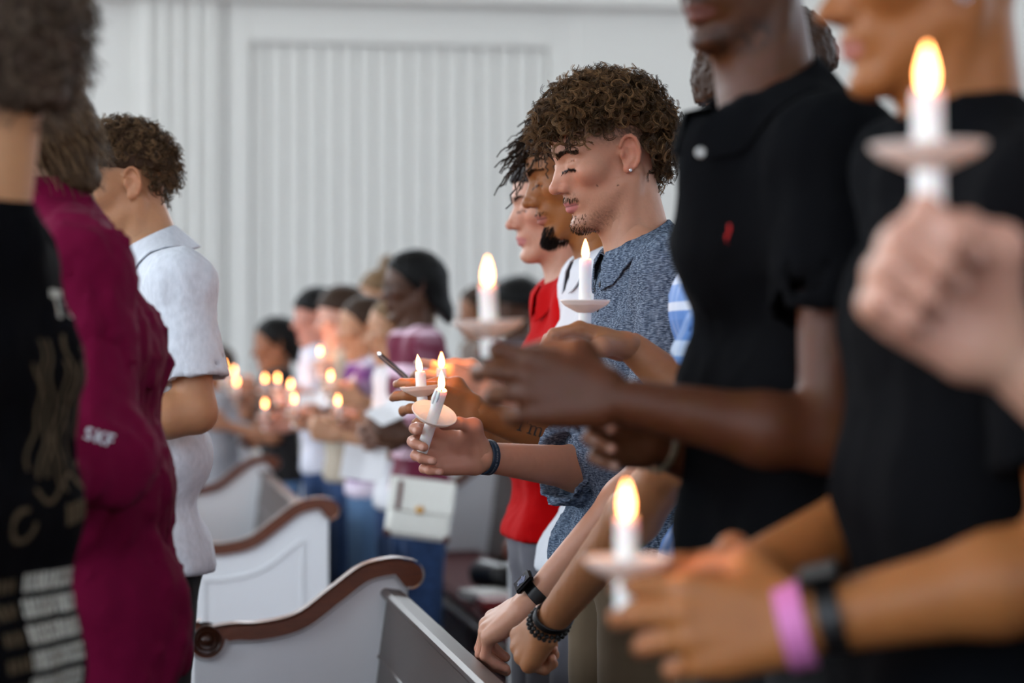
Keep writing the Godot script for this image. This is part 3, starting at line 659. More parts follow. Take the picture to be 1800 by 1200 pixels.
# a flat outline in x,y given a thickness in z, edges softened by a bevel
func slab(poly: PackedVector2Array, z0: float, z1: float, bev := 0.0) -> Shape:
	var sh := Shape.new()
	var pg := poly
	if not Geometry2D.is_polygon_clockwise(pg): pg.reverse()
	var inner := pg
	if bev > 0:
		var o := Geometry2D.offset_polygon(pg, -bev, Geometry2D.JOIN_MITER)
		if o.size() > 0: inner = o[0]
		if not Geometry2D.is_polygon_clockwise(inner): inner.reverse()
	var ids := Geometry2D.triangulate_polygon(inner)
	for side in 2:
		var z := z1 if side == 0 else z0
		var s := sh.v.size()
		for p in inner:
			sh.v.append(Vector3(p.x, p.y, z)); sh.n.append(Vector3(0, 0, 1 if side == 0 else -1)); sh.c.append(Color.WHITE)
		for t in range(0, ids.size(), 3):
			var a := inner[ids[t]]; var b := inner[ids[t + 1]]; var c := inner[ids[t + 2]]
			var cw := (b - a).cross(c - a) < 0
			var o := [ids[t], ids[t + 1], ids[t + 2]]
			if cw != (side == 0): o.reverse()
			for k in o: sh.i.append(s + k)
	var m := pg.size()
	for k in m:
		var p := pg[k]; var q := pg[(k + 1) % m]
		sh.face([Vector3(p.x, p.y, z1 - bev), Vector3(q.x, q.y, z1 - bev), Vector3(q.x, q.y, z0 + bev), Vector3(p.x, p.y, z0 + bev)])
	if bev > 0 and inner.size() == m:
		var st := 0
		var best := 1e9
		for k in m:
			if inner[k].distance_to(pg[0]) < best: best = inner[k].distance_to(pg[0]); st = k
		for k in m:
			var p := pg[k]; var q := pg[(k + 1) % m]; var a := inner[(k + st) % m]; var b := inner[(k + 1 + st) % m]
			sh.face([Vector3(a.x, a.y, z1), Vector3(b.x, b.y, z1), Vector3(q.x, q.y, z1 - bev), Vector3(p.x, p.y, z1 - bev)])
			sh.face([Vector3(p.x, p.y, z0 + bev), Vector3(q.x, q.y, z0 + bev), Vector3(b.x, b.y, z0), Vector3(a.x, a.y, z0)])
	elif bev > 0:
		for z in [[z1, z1 - bev], [z0, z0 + bev]]:
			pass
	return sh

func boxed(size: Vector3, bev := 0.0, at := Vector3.ZERO) -> ArrayMesh:
	var sh := Shape.new()
	sh.box(size, Transform3D(Basis.IDENTITY, at), bev)
	return sh.commit()

# pew frame: x from the front edge of its ends to the back, y up, z along the bench
var cap_line := PackedVector2Array()
func make_pew(length: float) -> Node3D:
	var t := thing("pew", "white pew", "pew", Vector3.ZERO)
	var X0 := 0.0
	# the swooping line of the end's top, from the front scroll up to the back scroll
	var line := curve_pts([Vector2(.035, .778), Vector2(.10, .788), Vector2(.16, .789), Vector2(.24, .808), Vector2(.315, .862), Vector2(.385, .912), Vector2(.455, .929), Vector2(.505, .923)], 8)
	var panel := PackedVector2Array()
	panel.append(Vector2(.012, 0)); panel.append(Vector2(.012, .765))
	for p in line: panel.append(p - Vector2(0, .03))
	panel.append(Vector2(.492, .88)); panel.append(Vector2(.492, 0))
	var capo := PackedVector2Array()
	for p in line: capo.append(p)
	# back scroll
	for k in 13:
		var an := lerpf(PI * .5, -PI * .62, k / 12.0)
		capo.append(Vector2(.493, .8905) + Vector2(cos(an) * .036, sin(an) * .034))
	for k in range(line.size() - 9, -1, -1):
		var p := line[k]
		var d := (line[mini(k + 1, line.size() - 1)] - line[maxi(k - 1, 0)]).normalized()
		if p.x > .075: capo.append(p + Vector2(d.y, -d.x) * .043)
	# front scroll
	for k in 19:
		var an := lerpf(-.15, -PI * 1.42, k / 18.0)
		capo.append(Vector2(.040, .752) + Vector2(cos(an) * .046, sin(an) * .046))
	for s in 2:
		var z := -length * .5 + .018 if s == 0 else length * .5 - .018
		var e := part("end_panel", slab(panel, z - .018, z + .018, .003).commit(), M.white_paint, t)
		var c := part("arm_cap", slab(capo, z - .032, z + .032, .006).commit(), M.oak, e)
		c.set_meta("label", "curved oak cap with a round scroll at each end")
		for face in [-1.0, 1.0]:
			# turned rosette in the front scroll
			var ro := Shape.new()
			ro.lathe(PackedVector2Array([Vector2(.034, 0), Vector2(.034, .003), Vector2(.031, .006), Vector2(.028, .003), Vector2(.024, .002), Vector2(.021, .006), Vector2(.018, .003), Vector2(.014, .002), Vector2(.011, .007), Vector2(.007, .009), Vector2(0, .010)]), 32, Transform3D(Basis(Vector3.RIGHT, PI * .5 * face), Vector3(.040, .752, z + face * .0315)))
			part("rosette", ro.commit(), M.oak_dark, e)
			if (face < 0) != (s == 0): continue
			# raised moulding following the outline, on the outer face
			var mo := Shape.new()
			var ins := Geometry2D.offset_polygon(panel, -.085, Geometry2D.JOIN_ROUND)
			if ins.size() > 0:
				var pts := PackedVector3Array(); var rr := PackedFloat32Array()
				var pg: PackedVector2Array = ins[0]
				for k in pg.size() + 1:
					var p := pg[k % pg.size()]
					if p.y < .12: p.y = .12
					pts.append(Vector3(p.x, p.y, z + face * .018)); rr.append(.0075)
				mo.tube(pts, rr, 6)
				part("panel_moulding", mo.commit(), M.white_paint, e)
	# sloping back of two boards with a moulded top rail
	var L := length - .074
	var tilt := Basis(Vector3.BACK, -.14)
	var top := Vector3(.455, .846, 0)
	part("back_board", boxed(Vector3(.022, .13, L), .004), M.pew_wood, t, Transform3D(tilt, top + tilt * Vector3(0, -.075, 0)))
	part("back_board", boxed(Vector3(.018, .30, L), .003), M.pew_wood, t, Transform3D(tilt, top + tilt * Vector3(.001, -.293, 0)))
	var rail := Shape.new()
	rail.box(Vector3(.05, .022, L), Transform3D(tilt, top + tilt * Vector3(-.002, .002, 0)), .007)
	part("top_rail", rail.commit(), M.pew_wood, t)
	part("back_bead", boxed(Vector3(.03, .012, L), .005), M.pew_wood, t, Transform3D(tilt, top + tilt * Vector3(0, -.141, 0)))
	part("seat", boxed(Vector3(.40, .035, L), .012), M.pew_wood, t, Transform3D(Basis(Vector3.BACK, .03), Vector3(.19, .43, 0)))
	part("seat_cushion", boxed(Vector3(.36, .045, L - .02), .018), M.carpet, t, Transform3D(Basis(Vector3.BACK, .03), Vector3(.185, .468, 0)))
	part("kick_board", boxed(Vector3(.025, .38, L), .003), M.pew_wood, t, Transform3D(Basis.IDENTITY, Vector3(.33, .22, 0)))
	return t

func build_room() -> void:
	var X0 := -9.0; var X1 := 9.0; var Z0 := -17.2; var Z1 := 5.0; var H := 7.2
	struct_part("floor", boxed(Vector3(X1 - X0 + .6, .2, Z1 - Z0 + .6)), M.carpet, Transform3D(Basis.IDENTITY, Vector3((X0 + X1) / 2, -.1, (Z0 + Z1) / 2)))
	struct_part("ceiling", boxed(Vector3(X1 - X0 + .6, .2, Z1 - Z0 + .6)), M.wall_paint, Transform3D(Basis.IDENTITY, Vector3((X0 + X1) / 2, H + .1, (Z0 + Z1) / 2)))
	# walls with window openings: [name, origin, along, length, openings [from, to, sill, head]]
	wall("wall_back", Vector3(X0, 0, Z0), Vector3.RIGHT, X1 - X0, Vector3(0, 0, -1), [[1.2, 3.4, 4.7, 6.7], [5.2, 7.4, 4.7, 6.7], [9.4, 11.6, 4.7, 6.7], [13.4, 15.6, 4.7, 6.7]], H)
	wall("wall_front", Vector3(X0, 0, Z1), Vector3.RIGHT, X1 - X0, Vector3(0, 0, 1), [[1.0, 3.2, 1.0, 6.4], [4.6, 6.8, 1.0, 6.4], [8.2, 10.4, 1.0, 6.4], [11.8, 14.0, 1.0, 6.4]], H)
	wall("wall_left", Vector3(X0, 0, Z0), Vector3.BACK, Z1 - Z0, Vector3(-1, 0, 0), [[2.0, 4.6, 1.2, 6.4], [7.5, 10.1, 1.2, 6.4], [13.0, 15.6, 1.2, 6.4], [18.0, 20.6, 1.2, 6.4]], H)
	wall("wall_right", Vector3(X1, 0, Z0), Vector3.BACK, Z1 - Z0, Vector3(1, 0, 0), [[4.0, 6.6, 1.2, 6.4], [11.0, 13.6, 1.2, 6.4]], H)

var window_n := 0
func wall(called: String, o: Vector3, along: Vector3, length: float, out: Vector3, holes: Array, H: float) -> void:
	var T := .25
	var sh := Shape.new()
	var b := Basis(along, Vector3.UP, out) if along.cross(Vector3.UP).dot(out) > 0 else Basis(along, Vector3.UP, out)
	var fill := func(x0: float, x1: float, y0: float, y1: float) -> void:
		sh.box(Vector3(absf(along.x) * (x1 - x0) + absf(out.x) * T, y1 - y0, absf(along.z) * (x1 - x0) + absf(out.z) * T), Transform3D(Basis.IDENTITY, o + along * ((x0 + x1) / 2) + Vector3.UP * ((y0 + y1) / 2) + out * (T / 2)))
	var x := -.25
	for h in holes:
		fill.call(x, h[0], 0, H)
		fill.call(h[0], h[1], 0, h[2])
		fill.call(h[0], h[1], h[3], H)
		x = h[1]
		# the window in this opening: frame, bars and panes
		window_n += 1
		var w := Node3D.new(); w.name = "window_%d" % window_n; add_child(w); w.set_meta("kind", "structure")
		var fr := Shape.new()
		var mid := out * (T * .5)
		var W: float = h[1] - h[0]; var HH: float = h[3] - h[2]
		var put := func(x0: float, x1: float, y0: float, y1: float, th: float, target: Shape) -> void:
			target.box(Vector3(absf(along.x) * (x1 - x0) + absf(out.x) * th, y1 - y0, absf(along.z) * (x1 - x0) + absf(out.z) * th), Transform3D(Basis.IDENTITY, o + along * (h[0] + (x0 + x1) / 2) + Vector3.UP * (h[2] + (y0 + y1) / 2) + mid))
		put.call(0, .07, 0, HH, .09, fr); put.call(W - .07, W, 0, HH, .09, fr); put.call(.07, W - .07, 0, .07, .09, fr); put.call(.07, W - .07, HH - .07, HH, .09, fr)
		var nx := 3; var ny := int(round(HH / .9))
		for k in range(1, nx): put.call(W * k / nx - .015, W * k / nx + .015, .07, HH - .07, .04, fr)
		for k in range(1, ny): put.call(.07, W - .07, HH * k / ny - .015, HH * k / ny + .015, .038, fr)
		part("window_frame", fr.commit(), M.white_paint, w)
		var gl := Shape.new()
		put.call(.07, W - .07, .07, HH - .07, .006, gl)
		part("pane", gl.commit(), M.window_glass, w)
	fill.call(x, length + .25, 0, H)
	var m := part(called, sh.commit(), M.wall_paint, self)
	m.set_meta("kind", "structure")

# panelled bay on the far wall: boards in a raised frame, a fluted pilaster beside it
func build_panelling() -> void:
	var z := -17.2
	var w := get_node("wall_back") as Node3D
	var x0 := 0.82; var x1 := 2.96; var top := 3.56; var bot := .95
	var n := 17
	var bw := (x1 - x0) / n
	var board := boxed(Vector3(bw - .012, top - bot, .03), .012)
	for k in n: part("board", board, M.wall_paint, w, Transform3D(Basis.IDENTITY, Vector3(x0 + bw * (k + .5), (top + bot) / 2, z + .012)))
	var fr := [[x0 - .16, x0, .1, top + .28], [x1, x1 + .24, .1, top + .28], [x0, x1, top, top + .28], [x0, x1, .1, bot]]
	for r in fr: part("panel_frame", boxed(Vector3(r[1] - r[0], r[3] - r[2], .06), .008), M.wall_paint, w, Transform3D(Basis.IDENTITY, Vector3((r[0] + r[1]) / 2, (r[2] + r[3]) / 2, z + .03)))
	part("panel_frame", boxed(Vector3(5.2, .34, .16), .03), M.wall_paint, w, Transform3D(Basis.IDENTITY, Vector3(1.9, top + .45, z + .08)))
	for xx in [.03, 3.3]:
		part("pilaster", boxed(Vector3(.62 if xx < 1 else .9, 6.2, .07), .01), M.wall_paint, w, Transform3D(Basis.IDENTITY, Vector3(xx + .3, 3.1, z + .035)))
		if xx < 1:
			for k in 5: 
				var sh := Shape.new()
				sh.tube(PackedVector3Array([Vector3(xx + .08 + k * .11, .3, z + .07), Vector3(xx + .08 + k * .11, 6.0, z + .07)]), PackedFloat32Array([.03, .03]), 10)
				part("flute", sh.commit(), M.wall_paint, w)
	var bb := struct_part("baseboard_back", boxed(Vector3(18, .18, .05), .01), M.white_paint, Transform3D(Basis.IDENTITY, Vector3(0, .09, z + .095)))

# ---------------------------------------------------------------- candles
var candle_parts := {}
func candle(base: Vector3, axis: Vector3, length: float, disc_at: float, label: String, flame_lean := Vector3.ZERO, detail := 1, sc := 1.0, group := "") -> Node3D:
	var y := axis.normalized()
	var x := y.cross(Vector3(.2, .1, 1)).normalized()
	var bas := Basis(x, y, x.cross(y))
	var t := thing("candle", label, "candle", base, 0.0, group)
	t.basis = bas
	var r := .0105 * sc
	var wax := Shape.new()
	wax.lathe(PackedVector2Array([Vector2(0, 0), Vector2(r * .9, 0), Vector2(r, .002), Vector2(r * .97, length - .006), Vector2(r * .90, length - .001), Vector2(r * .80, length), Vector2(r * .45, length - .003), Vector2(0, length - .004)]), 24 if detail else 12)
	if detail > 1:
		# drips down the side
		for k in 4:
			var an := 2.2 + k * .7
			var d := Vector3(cos(an), 0, sin(an)) * r * .98
			wax.tube(PackedVector3Array([d + Vector3(0, length - .003, 0), d * 1.04 + Vector3(0, length - .012 - .005 * k, 0), d + Vector3(0, length - .022 - .007 * k, 0)]), PackedFloat32Array([.0016, .0028, .0014]), 6)
	part("wax", wax.commit(), M.wax, t)
	var R := .041 * sc
	var dz := disc_at
	var cup := Shape.new()
	cup.lathe(PackedVector2Array([Vector2(r * 1.02, dz - .002), Vector2(r * 1.25, dz - .002), Vector2(R * .55, dz + .003), Vector2(R * .85, dz + .010), Vector2(R, dz + .017), Vector2(R * .985, dz + .0185), Vector2(R * .84, dz + .012), Vector2(R * .54, dz + .005), Vector2(r * 1.02, dz + .001)]), 48 if detail else 16)
	part("drip_cup", cup.commit(), M.cup, t)
	var inv := bas.inverse()
	var up := inv * (Vector3.UP + flame_lean).normalized()
	var wick := Shape.new()
	var w0 := Vector3(0, length - .004, 0)
	wick.tube(PackedVector3Array([w0, w0 + y_of(inv, .005), w0 + y_of(inv, .010) + Vector3(.0015, 0, 0)]), PackedFloat32Array([.0009, .0008, .0006]), 6)
	part("wick", wick.commit(), M.wick, t)
	var fl := Shape.new()
	var fb := Basis(up.cross(Vector3(.3, .2, .9)).normalized(), up, up.cross(Vector3(.3, .2, .9)).normalized().cross(up))
	var h := .034 * sc; var fr := .0062 * sc
	var prof := PackedVector2Array()
	for k in 15:
		var u := k / 14.0
		prof.append(Vector2(fr * pow(sin(PI * pow(u, .62)), .85), u * h))
	fl.lathe(prof, 20 if detail else 10, Transform3D(fb, w0 + up * .003))
	part("flame", fl.commit(), M.flame, t)
	var lamp := OmniLight3D.new()
	lamp.name = "flame_light"
	lamp.light_color = Color(1.0, .62, .26)
	lamp.light_energy = FLAME_E
	lamp.light_size = .006
	lamp.omni_range = 30.0
	lamp.omni_attenuation = 2.0
	lamp.shadow_enabled = true
	lamp.position = w0 + up * (.003 + h * .45)
	t.add_child(lamp, true)
	return t

func y_of(inv: Basis, k: float) -> Vector3:
	return inv * (Vector3.UP * k)

# a standing pose; every joint may be replaced afterwards
func stance(at: Vector3, turn: float, H: float, lean := 0.03) -> Dictionary:
	var fw := Vector3(-cos(turn), 0, sin(turn)); var lf := Vector3(sin(turn), 0, cos(turn)); var up := Vector3.UP
	var s := {"base": at, "turn": turn, "H": H}
	s.pel = at + up * (.53 * H)
	s.waist = at + up * (.62 * H) + fw * (lean * .4)
	s.chest = at + up * (.725 * H) + fw * (lean * .8)
	s.nb = at + up * (.83 * H) + fw * lean
	s.sh = [s.nb - up * (.022 * H) + lf * (.104 * H), s.nb - up * (.022 * H) - lf * (.104 * H)]
	s.el = [s.sh[0] - up * (.165 * H) + fw * .03 + lf * .03, s.sh[1] - up * (.165 * H) + fw * .03 - lf * .03]
	s.wr = [s.el[0] + fw * .22 + up * .06 - lf * .06, s.el[1] + fw * .22 + up * .06 + lf * .06]
	s.hands = [{"pose": "fist", "fingers": fw + up * .3 - lf * .2, "thumb": up}, {"pose": "fist", "fingers": fw + up * .3 + lf * .2, "thumb": up}]
	s.head_at = s.nb + up * (.085 * H) + fw * .045
	return s

func cloth_field(noise_amp: float, seed_: int) -> Field:
	var f := Field.new()
	var nz := FastNoiseLite.new()
	nz.seed = seed_; nz.frequency = 9.0; nz.fractal_octaves = 3; nz.noise_type = FastNoiseLite.TYPE_SIMPLEX_SMOOTH
	nz.domain_warp_enabled = true; nz.domain_warp_amplitude = .12; nz.domain_warp_frequency = 5.0
	f.noise = nz; f.amp = noise_amp; f.nscale = Vector3(1.0, .55, 1.0)
	return f

# the fields of a person: trunk, head, clothes; meshed together afterwards, several at a time
var people := []
var jobs := []
func job(f: Field, cell: float) -> Field:
	f.want = cell
	jobs.append(f)
	return f

func run_jobs() -> void:
	var g := WorkerThreadPool.add_group_task(func(k: int) -> void: jobs[k].got = jobs[k].mesh(jobs[k].want), jobs.size(), -1, true)
	WorkerThreadPool.wait_for_group_task_completion(g)
	jobs = []

func plan(s: Dictionary) -> Dictionary:
	var turn: float = s.turn
	var base: Vector3 = s.base
	var fw := Vector3(-cos(turn), 0, sin(turn)); var lf := Vector3(sin(turn), 0, cos(turn)); var up := Vector3.UP
	var cell: float = s.get("cell", .012)
	var w: float = s.get("wide", 1.0)
	var nb: Vector3 = s.nb; var chest: Vector3 = s.chest; var waist: Vector3 = s.waist; var pel: Vector3 = s.pel
	s.fw = fw; s.lf = lf
	var f := Field.new()
	f.cap(chest - lf * .075 * w, chest + lf * .075 * w, .088 * w, .088 * w, .05)
	f.cap(waist - lf * .06 * w, waist + lf * .06 * w, .085 * w, .085 * w, .06)
	f.cap(pel - lf * .06, pel + lf * .06, .09, .09, .06)
	var neck_top: Vector3 = s.head_at - up * .035
	f.cap(nb - up * .05, nb.lerp(neck_top, .55), .058 * s.get("neck", 1.0), .052 * s.get("neck", 1.0), .03)
	for k in 2:
		var sh: Vector3 = s.sh[k]; var el: Vector3 = s.el[k]; var wr: Vector3 = s.wr[k]
		f.cap(nb.lerp(sh, .2) - up * .01, sh, .045, .048, .04)
		f.cap(chest.lerp(sh, .45), sh, .05, .045, .04)
		var ar: float = s.get("arm", 1.0)
		f.cap(sh, el, .047 * ar, .039 * ar, .03)
		var mid := el.lerp(wr, .3)
		var drop := (el - sh).normalized() * .004
		f.cap(el, mid + drop, .039 * ar, .0425 * ar, .02)
		f.cap(mid + drop, wr, .0415 * ar, .0265 * ar, .02)
	s.f_body = job(f, cell * .8)
	var hq: Dictionary = s.head
	var hb := face_basis(hq.turn, hq.get("pitch", 0.0), hq.get("roll", 0.0))
	var hs: float = hq.get("scale", 1.0)
	s.hb = hb
	s.hx = Transform3D(hb.scaled(Vector3(hs, hs, hs)), s.head_at)
	hq.skin = s.skin
	hq.neck = s.hx.affine_inverse() * (nb - up * .005)
	s.f_head = job(head_field(hq), s.get("head_cell", .0035))
	for k in 2:
		var key := "%s%d%.4f" % [s.hands[k].pose, k, s.get("hand_cell", .0035)]
		s.hands[k].key = key
		if not hand_cache.has(key):
			var hf := hand_field(-1.0 if k == 0 else 1.0, POSES[s.hands[k].pose])
			hf.nails = NAILS.duplicate()
			hand_cache[key] = job(hf, s.get("hand_cell", .0035))
	# ---- shirt
	var q: Dictionary = s.shirt
	var lo: float = q.get("loose", 1.0)
	var am: float = q.get("crease", .006)
	var cf := cloth_field(am, q.get("seed", 3))
	cf.cap(chest - lf * .085 * w, chest + lf * .085 * w, .102 * lo * w, .102 * lo * w, .05)
	cf.cap(waist - lf * .075 * w, waist + lf * .075 * w, .104 * lo * w, .104 * lo * w, .07)
	var hem: float = q.hem
	cf.cap(Vector3(pel.x, maxf(pel.y, hem - .02), pel.z) - lf * .08 * w, Vector3(pel.x, maxf(pel.y, hem - .02), pel.z) + lf * .08 * w, .108 * lo * w, .108 * lo * w, .07)
	if hem < pel.y: cf.cap(Vector3(pel.x, hem - .03, pel.z) - lf * .08 * w, Vector3(pel.x, hem - .03, pel.z) + lf * .08 * w, .108 * lo * w, .108 * lo * w, .05)
	cf.cap(nb.lerp(chest, .36) - lf * .03, nb.lerp(chest, .36) + lf * .03, .075, .075, .05)
	for k in 2:
		var sh: Vector3 = s.sh[k]; var el: Vector3 = s.el[k]
		cf.cap(nb - up * (.030 if q.get("neck", "polo") == "polo" else .016), sh, .054 if q.get("neck", "polo") == "polo" else .066, .056 * lo, .04)
		cf.cap(sh, sh.lerp(el, .35), .057 * lo, .062 * lo, .03)
		cf.cap(sh.lerp(chest, .4), sh, .06 * lo, .056 * lo, .04)
	var open_neck: bool = q.get("neck", "polo") == "polo"
	cf.cap(nb - up * (.085 if open_neck else .055) + fw * .028, chest + fw * .015, .052, .075, .05)
	for e in q.get("extra", []): cf.cap(e[0], e[1], e[2], e[3], .06)
	cf.cut(Vector3(0, hem, 0), Vector3(-.0, -1, 0), .004)
	s.nax = ((s.head_at as Vector3) - nb).normalized()
	var nax: Vector3 = s.nax
	if q.get("neck", "polo") != "stand":
		cf.cap(nb + nax * (.035 if q.get("neck", "polo") == "polo" else .048) + fw * .008, nb + nax * .2, .060, .075, .008, 1)
	if open_neck: cf.cap(nb + fw * .045 + nax * .005, nb + fw * .09 + nax * .16, .050, .085, .012, 1)
	var ccell: float = q.get("cell", cell)
	s.f_shirt = [job(cf, ccell)]
	for k in 2:
		var sh: Vector3 = s.sh[k]; var el: Vector3 = s.el[k]; var wr: Vector3 = s.wr[k]
		var sf := cloth_field(am, q.get("seed", 3))
		var sl: float = q.get("sleeve", .75)
		if q.has("sleeves"): sl = q.sleeves[k]
		var sw: float = q.get("sleeve_wide", 1.0)
		if sl <= 1.0:
			sf.cap(sh, sh.lerp(el, sl + .05), .056 * lo, .068 * lo * sw, .02)
			sf.cut(sh.lerp(el, sl), el - sh, .003)
			if q.get("hollow", true): sf.cap(sh.lerp(el, sl - .06), sh.lerp(el, sl + .3), .068 * lo * sw - q.get("thick", .018), .068 * lo * sw - q.get("thick", .018) + .002, .004, 1)
		else:
			sf.cap(sh, el, .056 * lo, .062 * lo * sw, .03)
			sf.cap(el, el.lerp(wr, sl - 1.0 + .05), .062 * lo * sw, (.062 if sl < 1.6 else .044) * lo * sw, .04)
			sf.cut(el.lerp(wr, sl - 1.0), wr - el, .003)
			if sl < 1.6: sf.cap(el.lerp(wr, sl - 1.08), el.lerp(wr, sl - .6), .062 * lo * sw - q.get("thick", .018), .062 * lo * sw - q.get("thick", .018) + .002, .004, 1)
		s.f_shirt.append(job(sf, ccell))
	# ---- trousers
	var tf := cloth_field(.006, 11)
	tf.cap(pel - lf * .07, pel + lf * .07, .092 * w, .092 * w, .05)
	tf.cap(pel + up * .05 - lf * .06, pel + up * .05 + lf * .06, .078 * w, .078 * w, .05)
	s.feet = []
	for k in [-1.0, 1.0]:
		var hip: Vector3 = pel + lf * (.085 * k) - up * .05
		var knee: Vector3 = Vector3(hip.x, base.y + .27 * s.H, hip.z) + fw * .015 + lf * .01 * k
		var ank: Vector3 = Vector3(hip.x, base.y + .07, hip.z) + lf * .02 * k - fw * .01
		tf.cap(hip, knee, .086, .068, .04)
		tf.cap(knee, ank, .068, .060, .03)
		s.feet.append(Vector3(ank.x, base.y, ank.z))
	tf.cut(Vector3(0, pel.y + .07, 0), Vector3.UP)
	tf.cut(Vector3(0, base.y + .045, 0), Vector3.DOWN)
	s.f_trousers = job(tf, maxf(cell, .018))
	if hq.has("cap"): s.f_cap = job(hq.cap, hq.get("cap_cell", .005))
	people.append(s)
	return s

var shoe_mesh: ArrayMesh
func make_shoe() -> void:
	var ff := Field.new()
	ff.cap(Vector3(.05, .045, 0), Vector3(-.06, .04, 0), .042, .04, .02)
	ff.ell(Vector3(-.11, .028, 0), Vector3(.05, .032, .045), .03)
	ff.cut(Vector3(0, .001, 0), Vector3.DOWN)
	var fs := Shape.new()
	fs.add(ff.mesh(.010))
	shoe_mesh = fs.commit()

func put_over(dst: Shape, src: Shape, xf: Transform3D, bas: Basis) -> void:
	var s0 := dst.v.size()
	dst.v.append_array(xf * src.v)
	for t in src.n: dst.n.append((bas * t).normalized())
	dst.c.append_array(src.c)
	for t in src.i: dst.i.append(s0 + t)

